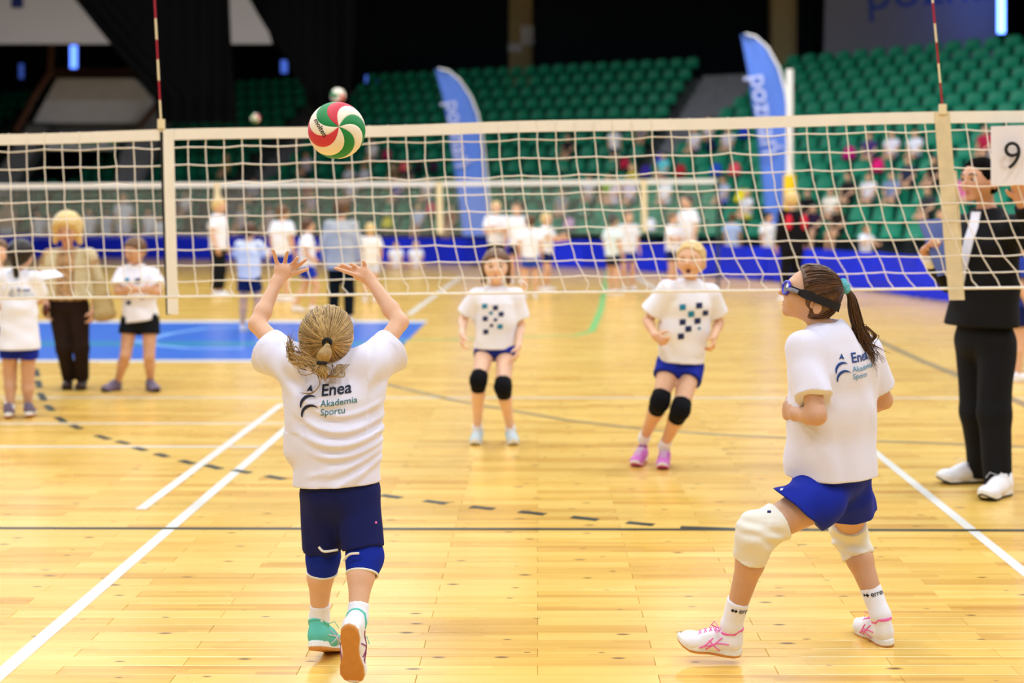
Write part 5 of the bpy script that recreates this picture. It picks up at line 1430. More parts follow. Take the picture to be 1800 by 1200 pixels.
# ------------------------------------------------------------------ the man in black beside the net
J = pj(dict(pel=(1730, 585, 7.72), neck=(1737, 372, 7.70), hd=(1724, 315, 7.66), shA=(1692, 400, 7.84), shB=(1783, 402, 7.52),
            elA=(1668, 494, 7.78), wrA=(1634, 452, 7.62), elB=(1828, 432, 7.45), wrB=(1793, 352, 7.30),
            hipA=(1713, 600, 7.80), hipB=(1752, 600, 7.64), knA=(1716, 725, 7.75), knB=(1748, 728, 7.56), anA=(1728, 836, 7.85), anB=(1755, 858, 7.52)))
mn = Fig('man in open black jacket holding a blue clipboard, right hand end of the net', J, (-0.8, -0.6, 0), (-0.88, -0.45, -0.02), R=0.236, sc=1.28, h=0.008)
mn.body(SK_D, [mn.hand(J['wrA'], V(-.45, -.5, .6), V(.6, -.5, .2), V(0.3, -.3, 1), 0.8, 0.2), mn.hand(J['wrB'], V(-.2, -.3, 1), V(-.3, -1, 0), V(-1, .2, 0), 0.75, 0.2)])
mn.brow = M_HAIRDK; mn.eyes(); mn.lips()
jk = mn.shirt(M_BLACKSUIT, P(1724, 572, 7.72), 0.235, 0.155, loose=0.03, st=0.9, sr=(0.056, 0.050), hem_n=(0.0, 0, -1), long_sleeve=True, h=0.008, name='jacket', post=waves(0.004, 25, 41), shoulder=0.052)
mn.shorts(M_BLACKSUIT, 1.97, (0.082, 0.066), name='trousers', post=waves(0.004, 26, 42), h=0.008)
# white shirt front showing along the open jacket edge
bvj = bvh_of(jk); rows = [(372, 1708, 1724), (385, 1706, 1722), (400, 1702, 1719), (420, 1695, 1712), (445, 1689, 1706), (470, 1684, 1700), (500, 1682, 1694), (522, 1681, 1690)]
pl = []
for y, l, r in rows:
    for i in range(4): pl.append(P(l + (r - l) * i / 3, y, 7.2))
vs, ok = [], True
for p in pl:
    d = (p - cam.location).normalized(); hit = bvj.ray_cast(p, d, 1.5)[0]
    vs.append((hit if hit is not None else p + d * 0.42) - d * 0.008)
n = len(vs); vs += [v + V(0, 0.006, 0) for v in vs]
fs = []
for j_ in range(len(rows) - 1):
    for i in range(3): a = j_ * 4 + i; fs += [(a, a + 4, a + 5, a + 1), (n + a, n + a + 1, n + a + 5, n + a + 4)]
rim = [j_ * 4 for j_ in range(len(rows))] + [(len(rows) - 1) * 4 + i for i in (1, 2, 3)] + [j_ * 4 + 3 for j_ in range(len(rows) - 2, -1, -1)] + [2, 1]
for k in range(len(rim)): a, b = rim[k], rim[(k + 1) % len(rim)]; fs.append((a, b, n + b, n + a))
mesh_obj('shirt_front', vs, fs, M_TEE2, mn.root, smooth=False)
MB().tube([P(1640, 462, 7.64), P(1630, 447, 7.61)], 0.045, 10).build('cuff', M_TEE2, mn.root, smooth=True)
e_ = P(1719, 421, 7.3); hit = bvj.ray_cast(e_, V(0, 1, 0), 1)[0]
if hit: MB().box(hit - V(0, .004, 0), (0.03, 0.006, 0.025)).build('emblem', mat('pale_blue_emblem', (110, 150, 220), 0.6), mn.root); MB().box(hit - V(0, .004, 0.028), (0.045, 0.006, 0.012)).build('emblem', M_SILVER, mn.root)
mn.haircap(mat('short_black_hair', (14, 11, 10), 0.95, 0.05, bump=0.6, bscale=300), th=0.035, line=(0.36, 0.36), nape=-0.34, slope=(0.90, -0.43), ear=True, post=waves(0.003, 260, 77))
for a, b in (((1732, 848, 7.87), (1666, 850, 7.83)), ((1774, 868, 7.53), (1712, 886, 7.27))):
    h0, t0 = P(*a), P(*b); h0.z = t0.z = 0; t0 = h0 + (t0 - h0).normalized() * 0.29; mn.shoe(h0, t0, V(0, 0, 1), M_SHOEW, M_MIDS, M_BLACK, h=0.007, laces=M_WHITE)
cb = empty('clipboard', P(1660, 440, 7.55), 'blue clipboard held upright by the man in black', 'clipboard')
c0 = [P(1617, 392, 7.62), P(1640, 470, 7.56), P(1690, 484, 7.50), P(1668, 396, 7.56)]
c0 = [P(1613, 388, 7.60), P(1648, 486, 7.52), P(1692, 474, 7.66), P(1652, 384, 7.72)]
nn_ = (c0[1] - c0[0]).cross(c0[3] - c0[0]).normalized()
MB().prism(c0, nn_ * 0.006).build('board', mat('slate_blue_board', (84, 100, 160), 0.5), cb)
MB().prism([c0[0].lerp(c0[3], 0.3) - nn_ * 0.012, c0[0].lerp(c0[3], 0.3) + (c0[1] - c0[0]) * 0.08 - nn_ * 0.012, c0[0].lerp(c0[3], 0.7) + (c0[1] - c0[0]) * 0.08 - nn_ * 0.012, c0[0].lerp(c0[3], 0.7) - nn_ * 0.012], nn_ * 0.012).build('clip', M_SILVER, cb)
MB().ball(P(1648, 425, 7.54), 0.012, 10, 8).build('button', M_WHITE, cb, smooth=True)

# ------------------------------------------------------------------ the group behind the net on the left
J = pj(dict(pel=(120, 528, 11.9), neck=(118, 440, 11.9), hd=(118, 401, 11.80), shA=(88, 450, 11.9), shB=(156, 450, 11.9),
            elA=(76, 498, 11.95), wrA=(82, 540, 11.75), elB=(170, 502, 11.95), wrB=(164, 545, 11.75),
            hipA=(104, 540, 11.9), hipB=(138, 540, 11.9), knA=(112, 612, 11.86), knB=(143, 612, 11.86), anA=(122, 668, 12.0), anB=(145, 669, 11.98)))
wm = Fig('blonde woman in cream cardigan and dark brown trousers standing behind the net', J, (0.05, -1, 0), (0.12, -0.93, -0.30), R=0.235, sc=1.12, h=0.009)
wm.body(SK_D, [wm.hand(J['wrA'], V(0, -.2, -1), V(1, 0, 0), V(0.2, -1, 0), 0.5), wm.hand(J['wrB'], V(0, -.2, -1), V(-1, 0, 0), V(-0.2, -1, 0), 0.5)])
wm.brow = M_HAIRLB; wm.eyes(); wm.lips()
M_CARD = mat('cream_cardigan_knit', (206, 190, 150), 0.9, 0.1, noise=0.08, nscale=30); M_BLOUSE = mat('patterned_blouse', (176, 140, 100), 0.85, 0.1, noise=0.6, nscale=26)
wm.shirt(M_BLOUSE, P(120, 527, 11.9), 0.165, 0.13, loose=0.016, st=0.3, hem_n=(0, 0, -1), name='blouse')
wm.shirt(M_CARD, P(122, 522, 11.9), 0.215, 0.16, loose=0.034, st=0.85, sr=(0.056, 0.056), hem_n=(0, 0, -1), long_sleeve=True, name='cardigan', post=lambda Q, d: np.maximum(waves(0.004, 25, 55)(Q, d), np.minimum(0.075 - np.abs(Q[:, 0] - J['pel'].x - 0.01), J['pel'].y - 0.03 - Q[:, 1])), neck=0.06)
wm.shorts(mat('dark_brown_trousers', (40, 28, 22), 0.85, 0.1), 1.95, (0.082, 0.056), name='trousers')
wm.haircap(M_HAIRLB, th=0.16, line=(0.44, 0.27), nape=-0.5, slope=(0.86, -0.51), post=waves(0.007, 40, 61), extra=[Cap(wm.hp(-0.05, -0.42, 0.1), wm.hp(0.05, -0.42, -0.5), 0.03, 0.022), Cap(wm.hp(-0.05, 0.42, 0.1), wm.hp(0.05, 0.42, -0.5), 0.03, 0.022)])
M_DSHOE = mat('dark_brown_shoe', (60, 44, 40), 0.5)
for a, b in (((121, 680, 12.1), (117, 687, 11.86)), ((147, 680, 12.08), (140, 688, 11.84))):
    h0, t0 = P(*a), P(*b); h0.z = t0.z = 0; t0 = h0 + (t0 - h0).normalized() * 0.25; wm.shoe(h0, t0, V(0, 0, 1), M_DSHOE, M_DSHOE, M_BLACK, h=0.009, detail=False)
bg = empty('shoulder_bag', P(186, 572, 11.75), 'soft beige cloth bag hanging at the side of the woman in cream', 'bag')
b_ = SDF().add([Cap(P(176, 500, 11.8), P(184, 552, 11.72), (0.055, 0.04), (0.095, 0.06), side=(1, 0, 0))], k=0.02); b_.post = waves(0.008, 45, 71)
sdf_obj('bag', b_, 0.012, mat('beige_bag_cloth', (170, 146, 96), 0.9, noise=0.1, nscale=30), bg)
MB().tube(bez([P(168, 520, 11.78), P(160, 470, 11.75), P(150, 446, 11.78)], 4), 0.012, 6).build('strap', mat('beige_bag_cloth', (170, 146, 96)), bg)
ws = MB().ball(P(80, 545, 11.68), 0.035, 10, 8, (0.8, 0.8, 1.6)).build('purse', mat('dark_red_brown_leather', (86, 36, 26), 0.5), smooth=True); tag(ws, 'small dark red brown purse in the lowered hand of the woman in cream', 'purse')

J = pj(dict(pel=(246, 552, 11.8), neck=(240, 468, 11.8), hd=(238, 439, 11.75), shA=(216, 480, 11.8), shB=(268, 482, 11.8),
            elA=(206, 512, 11.72), wrA=(250, 510, 11.55), elB=(280, 513, 11.72), wrB=(236, 507, 11.58),
            hipA=(229, 566, 11.8), hipB=(263, 566, 11.8), knA=(221, 624, 11.75), knB=(262, 626, 11.75), anA=(206, 674, 11.9), anB=(265, 676, 11.9)))
g5 = Fig('girl with folded arms in black shorts standing behind the net', J, (-0.1, -1, 0), (-0.5, -0.8, -0.25), R=0.205, sc=1.0, h=0.009)
g5.body(SK_B, [g5.hand(J['wrA'], V(1, -.1, .1), V(0, 1, 0), V(0, 0, 1), 0.4, 0.2), g5.hand(J['wrB'], V(-1, -.1, -.1), V(0, 1, 0), V(0, 0, 1), 0.4, 0.2)])
g5.brow = M_HAIRDK; g5.eyes(); g5.lips()
sh5 = g5.shirt(M_TEE2, P(247, 564, 11.8), 0.15, 0.12, loose=0.022, st=0.72, sr=(0.056, 0.078), hem_n=(0.12, 0, -1), post=waves(0.005, 40, 81))
squares(sh5, 11.8, [(223, 492, 't', 8), (242, 493, 'n', 9), (226, 532, 'n', 8), (250, 522, 'n', 7)])
g5.shorts(M_BLACKSH, 0.36, (0.082, 0.088)); g5.haircap(M_HAIRMB, th=0.05, line=(0.42, 0.30), nape=-0.42)
M_GSHOE = mat('grey_purple_shoe', (110, 96, 120), 0.6)
for a, b in (((212, 685, 11.93), (180, 691, 11.72)), ((260, 687, 11.9), (282, 693, 11.66))):
    h0, t0 = P(*a), P(*b); h0.z = t0.z = 0; t0 = h0 + (t0 - h0).normalized() * 0.23; g5.shoe(h0, t0, V(0, 0, 1), M_GSHOE, M_GSHOE, M_BLACK, h=0.008, detail=False)

J = pj(dict(pel=(34, 585, 10.3), neck=(34, 478, 10.3), hd=(37, 447, 10.3), shA=(8, 490, 10.3), shB=(60, 490, 10.3),
            elA=(-6, 535, 10.35), wrA=(20, 545, 10.5), elB=(70, 528, 10.42), wrB=(66, 492, 10.62),
            hipA=(18, 600, 10.3), hipB=(50, 600, 10.3), knA=(18, 664, 10.35), knB=(49, 668, 10.35), anA=(18, 718, 10.3), anB=(49, 716, 10.36)))
g6 = Fig('dark haired child seen from behind in long white shirt holding up a paper', J, (0, 1, 0), (0.3, 0.95, -0.05), R=0.205, sc=0.97, h=0.009)
g6.body(SK_B, [g6.hand(J['wrA'], V(.4, .6, 0), V(0, 1, 0), V(0, 0, 1), 0.5), g6.hand(J['wrB'], V(.3, .6, .5), V(-.5, .2, 0), V(0, 0, 1), 0.7)], face=False)
sh6 = g6.shirt(M_TEE2, P(33, 613, 10.3), 0.158, 0.132, loose=0.022, st=0.75, sr=(0.058, 0.078), hem_n=(0.0, 0, -1), post=waves(0.005, 40, 91))
enea(g6, sh6, P(28, 512, 10.2), V(1, 0, 0), V(0, 0, 1), V(0, 1, 0), sc=0.9)
g6.shorts(M_BLUESH, 0.42, (0.07, 0.08)); g6.haircap(M_HAIRDK, th=0.08, line=(0.40, 0.28), nape=-0.45, extra=[Cap(g6.hp(-0.5, 0.1, 0.0), g6.hp(-0.42, 0.15, -0.75), 0.03, 0.02)])
for q in 'AB': g6.sock(q, M_SOCK, 0.03, (0.034, 0.034))
for a, b, up_ in (((14, 742, 10.2), (18, 728, 10.4), V(0, -.2, 1)), ((49, 738, 10.24), (56, 730, 10.44), V(0, -.2, 1))):
    h0, t0 = P(*a), P(*b); h0.z = 0.02; t0.z = 0.0; t0 = h0 + (t0 - h0).normalized() * 0.22; g6.shoe(h0, t0, up_, M_GSHOE, M_MIDS, M_GUM, h=0.008, detail=False)
pp = empty('paper_sheet', P(82, 482, 10.55), 'white sheet on a board held by the dark haired child', 'paper')
q0 = [P(48, 478, 10.7), P(62, 491, 10.45), P(112, 484, 10.5), P(96, 474, 10.78)]
MB().prism(q0, V(0, 0, -0.006)).build('sheet', mat('bright_paper', (244, 246, 255), 0.7), pp)
# ------------------------------------------------------------------ the balls
def volleyball(c, R, pole, spin, cols, label, nphi=22, nt=7, text=None):
    e = empty('volleyball', c, label, 'ball')
    n0 = nrm(pole); a = n0.orthogonal().normalized()
    a = nrm(V(0, 0, 1) - n0 * n0.z); b = n0.cross(a) * -1      # a up, b clockwise as the pole faces the camera
    k = len(cols); outs = []
    for i, cm in enumerate(cols):
        vs, fs = [], []
        for p in range(nphi + 1):
            ph = math.pi * p / nphi
            for t in range(nt + 1):
                u = t / nt; edge = min(u, 1 - u)
                th = spin + (i + u) * 2 * math.pi / k + 1.25 * (1 - math.cos(ph)) * 0.9
                r = R * (1 - 0.016 * max(0, 1 - edge * nt * 1.4))
                vs.append(c + n0 * (r * math.cos(ph)) + (a * math.cos(th) + b * math.sin(th)) * (r * math.sin(ph)))
        C = nt + 1
        for p in range(nphi):
            for t in range(nt): q = p * C + t; fs.append((q, q + 1, q + C + 1, q + C))
        outs.append(mesh_obj('panel', vs, fs, cm, e, smooth=True))
    MB().ball(c, R * 0.975, 20, 14).build('bladder', M_BLACK, e, smooth=True)
    return e, outs
B_R = mat('red_ball_leather', (206, 50, 66), 0.5, 0.4, bump=0.15, bscale=700); B_G = mat('green_ball_leather', (10, 130, 62), 0.5, 0.4, bump=0.15, bscale=700)
B_W = mat('cream_ball_leather', (240, 228, 206), 0.5, 0.4, bump=0.15, bscale=700)
bc = P(592, 229, 5.1)
be, bp_ = volleyball(bc, 0.1025, (0.21, -0.97, 0.07), math.radians(-52), [B_R, B_W, B_G, B_W, B_G, B_W, B_R, B_W, B_G], 'red, green and cream volleyball flying above the net')
sv_ = MB().ball(bc, 0.1035, 32, 24); bvb = BVHTree.FromPolygons([Vector(v) for v in sv_.v], sv_.f)
rt = nrm(V(0.52, 0, -0.85)); upv = nrm(V(0.85, 0, 0.52))
project('lettering', [text2d('molten', 0.026, 0.012, 'CENTER')], P(559, 226, 5.0), rt, upv, V(0, 1, 0), bvb, M_BLACK, bp_[7], lift=0.0008, back=0.3, sub=0.006)
volleyball(P(594, 168, 20), 0.105, (0.3, -0.9, 0.2), 0.4, [B_W, B_R, B_W, B_G, B_W, B_W], 'small pale volleyball in the air far behind, above the flying one', 12, 4)
volleyball(P(449, 208, 32), 0.105, (0.1, -0.9, 0.3), 1.2, [B_W, B_G, B_W, B_G, B_W, B_R], 'tiny greyish volleyball far off, just above the net tape left of centre', 12, 4)

# ------------------------------------------------------------------ the far players, coaches and spectators
H0 = 1.4
def pose(kind):
    s = dict(pel=(0, 0, .70), neck=(0, 0.01, 1.135), hd=(0, -0.01, 1.285), shA=(-.132, 0, 1.10), shB=(.132, 0, 1.10), elA=(-.185, .02, .89), wrA=(-.19, -.05, .70), elB=(.185, .02, .89), wrB=(.19, -.05, .70),
             hipA=(-.07, 0, .655), hipB=(.07, 0, .655), knA=(-.082, -.015, .37), knB=(.082, -.015, .37), anA=(-.085, .01, .085), anB=(.085, .01, .085))
    if kind == 'folded': s.update(elA=(-.185, -.04, .87), wrA=(.05, -.16, .90), elB=(.185, -.04, .87), wrB=(-.05, -.15, .93))
    if kind == 'reaching': s.update(elA=(-.20, -.12, .93), wrA=(-.15, -.33, .98), elB=(.20, -.10, .90), wrB=(.15, -.30, .92), knA=(-.10, -.05, .37), anA=(-.12, .05, .085))
    if kind == 'striding': s.update(knA=(-.075, -.13, .38), anA=(-.08, -.05, .10), knB=(.08, .02, .37), anB=(.085, .17, .12), elA=(-.19, .09, .90), wrA=(-.17, -.05, .80), elB=(.19, -.02, .88), wrB=(.14, -.18, .93))
    if kind == 'sitting': s.update(pel=(0, .20, .52), neck=(0, .23, .95), hd=(0, .20, 1.10), shA=(-.132, .22, .915), shB=(.132, .22, .915), elA=(-.18, .14, .72), wrA=(-.09, -.05, .60), elB=(.18, .14, .72), wrB=(.09, -.05, .60),
             hipA=(-.07, .17, .49), hipB=(.07, .17, .49), knA=(-.085, -.14, .49), knB=(.085, -.14, .49), anA=(-.085, -.17, .09), anB=(.085, -.17, .09))
    if kind == 'floor': s.update(pel=(0, .05, .11), neck=(0, .02, .55), hd=(0, -.02, .70), shA=(-.132, .02, .515), shB=(.132, .02, .515), elA=(-.19, -.06, .32), wrA=(-.10, -.22, .20), elB=(.19, -.06, .32), wrB=(.10, -.22, .20),
             hipA=(-.07, .02, .09), hipB=(.07, .02, .09), knA=(-.22, -.22, .12), knB=(.22, -.22, .12), anA=(-.04, -.30, .06), anB=(.05, -.38, .06))
    return s
VAR = {}
def variant(kind, bottom='shorts', wear='shirt'):
    key = (kind, bottom, wear)
    if key in VAR: return VAR[key]
    root = empty('person', (0, 0, 0))
    f = Fig(None, pose(kind), (0, -1, 0), (0, -1, -0.03), R=0.212, sc=1.06, h=0.014, root=root)
    j = f.J
    hands = [f.hand(j['wr' + q], (j['wr' + q] - j['el' + q]).normalized(), V(1 if q == 'A' else -1, 0, -.2), V(0, -.6, .6), 0.5, 0.3, 1.05) for q in 'AB']
    b_ = f.body(SK_A, hands)
    down = V(0, 0, -1); hem = j['pel'] - V(0, 0, .035)
    if kind == 'sitting': hem = j['pel'] + V(0, -.02, -.02)
    if kind == 'floor': hem = j['pel'] + V(0, -.0, -.02)
    if wear == 'shirt': f.shirt(M_TEE2, hem, 0.145, 0.12, loose=0.024, st=0.68, sr=(0.056, 0.076), hem_n=(0, 0, -1), post=waves(0.004, 35, 5))
    else: f.shirt(M_TEE2, hem - V(0, 0, .05 if kind not in ('sitting', 'floor') else 0), 0.165, 0.13, loose=0.03, st=0.92, sr=(0.056, 0.048), hem_n=(0, 0, -1), long_sleeve=True, name='jacket', post=waves(0.004, 30, 6))
    f.shorts(M_BLUESH, 0.5 if bottom == 'shorts' else 1.9, (0.08, 0.086) if bottom == 'shorts' else (0.08, 0.06), name=bottom)
    f.haircap(M_HAIRBR, th=0.065, line=(0.40, 0.28), nape=-0.45, ear=False)
    for q in 'AB':
        an = j['an' + q]; kn = j['kn' + q]
        z = (kn - an).normalized()
        if kind == 'floor': O = an + V(0, .05, -.05); f.shoe(O, O + V(0.15 if q == 'A' else -.15, -.18, .02), V(0, 0, 1), M_SHOEW, M_MIDS, M_GUM, L=.22, h=0.014, detail=False)
        else: O = an - V(0, -.05, an.z if an.z < .1 else an.z - .03); f.shoe(V(O.x, O.y, max(0, O.z)), V(O.x * 1.1, O.y - .22, 0.0), V(0, 0, 1), M_SHOEW, M_MIDS, M_GUM, L=.22, h=0.014, detail=False)
    parts = []
    def grab(o, parent_i):
        for ch in [c for c in bpy.data.objects if c.parent is o]:
            parts.append((ch.name.split('.')[0], ch.data, parent_i)); i = len(parts) - 1; grab(ch, i)
    grab(root, -1)
    for o in [o for o in bpy.data.objects if o.parent is not None and (o.parent is root or (o.parent.parent is root))] + [root]: bpy.data.objects.remove(o)
    VAR[key] = parts
    return parts
CM = {}
def cm(rgb, rough=0.85): 
    if isinstance(rgb, tuple): return CM.setdefault(rgb, mat('cloth_%02x%02x%02x' % rgb, rgb, rough, 0.15))
    return rgb
def human(label, pos, yaw, H, kind, shirt, bottom, hair, bottomkind='shorts', wear='shirt', sk=None, shoes=None, group=None):
    """A figure of the crowd: its own root and its own copy of every part, cloth and hair in its own colours."""
    parts = variant(kind, bottomkind, wear)
    r = empty('person', pos, label, 'person', group, yaw); r.scale = (H / H0,) * 3
    made = []
    for nm_, me, pi in parts:
        o = bpy.data.objects.new(nm_, me); COL.objects.link(o); o.parent = r if pi < 0 else made[pi]; made.append(o)
        m = {'body': sk or SK_A, 'shirt': cm(shirt), 'jacket': cm(shirt), 'shorts': cm(bottom), 'trousers': cm(bottom), 'hair': hair, 'shoe': cm(shoes) if shoes else None}.get(nm_)
        if m is not None: o.material_slots[0].link = 'OBJECT'; o.material_slots[0].material = m
    return r
WH, PALE, LBL_, NAVY, BLK, RB = (240, 240, 246), (216, 222, 240), (178, 196, 232), (22, 30, 80), (18, 18, 22), (28, 52, 170)
def foot(x, yfeet): return G(x, yfeet)
def stood(label, x, top, feet, yaw, kind, shirt, bottom, hair, **k):
    p = G(x, feet); H = CAMH - (top - VY) / FPX * p.y
    return human(label, p, math.radians(yaw), H * 1.02, kind, shirt, bottom, hair, **k)
# yaw 0 faces the camera, 180 turns the back
stood('man in grey hooded top and black trousers seen from behind, beyond the net', 600, 352, 572, 176, 'stand', (184, 186, 186), (14, 20, 20), M_HAIRMB, bottomkind='trousers', wear='jacket')
stood('child in white and light blue shirt seen from behind, left of the raised hands', 438, 393, 582, 170, 'reaching', (224, 228, 238), (20, 34, 80), M_HAIRBR)
stood('man in white shirt and dark trousers standing sideways left of the raised hands', 384, 350, 522, 80, 'stand', WH, (16, 22, 26), M_HAIRLB, bottomkind='trousers')
stood('child in white shirt with brown hair far behind the raised left hand', 496, 362, 530, 150, 'stand', WH, RB, M_HAIRMB)
stood('dark haired child in white shirt and blue shorts, sideways between the raised hands', 540, 386, 550, 110, 'striding', WH, RB, M_HAIRBR)
stood('fair child in white shirt just right of the man in grey', 651, 394, 530, 200, 'stand', (236, 232, 226), PALE, M_HAIRLB)
stood('girl in white shirt with folded arms beyond the net, black shorts, leftmost of a trio', 872, 356, 498, 10, 'folded', WH, BLK, M_HAIRLB)
stood('girl in white shirt standing in the middle of the trio beyond the net', 909, 358, 500, -15, 'stand', WH, NAVY, M_HAIRMB)
stood('child in white shirt and blue shorts seen from behind, nearest of the trio', 932, 379, 524, 180, 'stand', WH, (40, 70, 170), M_HAIRBR)
stood('child in white shirt turned sideways at the right end of the trio', 960, 376, 512, 70, 'reaching', WH, NAVY, M_HAIRLB)
stood('dark haired child in white shirt with teal trim and navy shorts, sideways', 1077, 378, 518, 130, 'stand', (226, 240, 244), (14, 26, 60), M_HAIRDK)
stood('girl in white shirt standing beside the dark haired child', 1104, 372, 512, 20, 'stand', WH, RB, M_HAIRMB)
stood('girl in white shirt and navy shorts standing left of the tall one', 1182, 374, 508, 60, 'folded', WH, NAVY, M_HAIRMB)
stood('tall dark haired girl in white shirt looking left, behind the blonde player', 1209, 343, 506, -60, 'stand', WH, PALE, M_HAIRDK)
pb_ = stood('person in black jacket with red panels and blond hair standing by the yellow padded post', 1392, 338, 530, 200, 'stand', (18, 16, 20), (16, 16, 18), M_HAIRLB, bottomkind='trousers', wear='jacket')
for sx_ in (-0.11, 0.11):
    q_ = MB().ball((sx_, 0.115, 1.0), 0.055, 10, 8, (0.9, 0.5, 1.8)); mesh_obj('red_panel', q_.v, q_.f, mat('red_panel_cloth', (220, 30, 60), 0.8), pb_, smooth=True, world=False)
def behind(label, x, top, Y, yaw, kind, shirt, bottom, hair, H=None, **k):
    p = V(P(x, 0, Y).x, Y, 0); H = H or (CAMH - (top - VY) / FPX * Y)
    return human(label, p, math.radians(yaw), H, kind, shirt, bottom, hair, **k)
behind('brown haired child in light blue shirt behind the barrier right of the blonde player', 1287, 374, 34, 160, 'stand', LBL_, PALE, M_HAIRMB)
behind('black haired child in white shirt behind the barrier left of the person in black', 1350, 372, 31.0, 40, 'stand', WH, PALE, M_HAIRDK)
behind('child in white shirt leaning at the barrier below the right stand', 1522, 394, 29.6, 30, 'reaching', (226, 228, 240), LBL_, M_HAIRMB)
behind('child in pale blue shirt half hidden behind the blue clipboard', 1655, 366, 27.5, -30, 'stand', (196, 214, 236), LBL_, M_HAIRMB)
behind('child with bare arm standing behind the man in black', 1786, 405, 12.5, 90, 'stand', (40, 60, 150), NAVY, M_HAIRBR)
for x, Y, top, yaw, shirt, hair, lab in ((12, 49.5, 350, 10, (196, 170, 140), M_HAIRBR, 'person in tan top behind the barrier at the far left'), (68, 48.2, 372, 10, WH, M_HAIRBR, 'child in white behind the barrier left of the woman in cream'),
        (90, 48.0, 374, -20, WH, M_HAIRDK, 'child in bright white behind the left shoulder of the woman in cream'), (157, 47.6, 367, 20, WH, M_HAIRLB, 'blond child in white behind the barrier right of the woman in cream'),
        (187, 47.2, 366, 160, PALE, M_HAIRMB, 'brown haired child in pale shirt at the barrier above the folded arms girl'), (217, 47.0, 340, 10, WH, M_HAIRLB, 'taller person in white behind the barrier above the folded arms girl'),
        (262, 46.4, 366, -10, WH, M_HAIRMB, 'child in white at the barrier just left of the net side tape'), (281, 46.2, 378, 20, WH, M_HAIRDK, 'small dark haired child in white beside the left net side tape')):
    behind(lab, x, top, Y, yaw, 'stand', shirt, PALE, hair)
behind('child at the far left edge beside the dark haired child with the paper', -4, 418, 10.9, 20, 'stand', WH, RB, M_HAIRMB)
for x, lab, hr_ in ((696, 'child in white seated on the floor against the barrier, left of a pair', M_HAIRMB), (731, 'child in white seated on the floor against the barrier, right of a pair', M_HAIRLB)):
    human(lab, V(P(x, 0, 36.8).x, 36.8, 0), 0.1, 1.22, 'floor', WH, PALE, hr_)

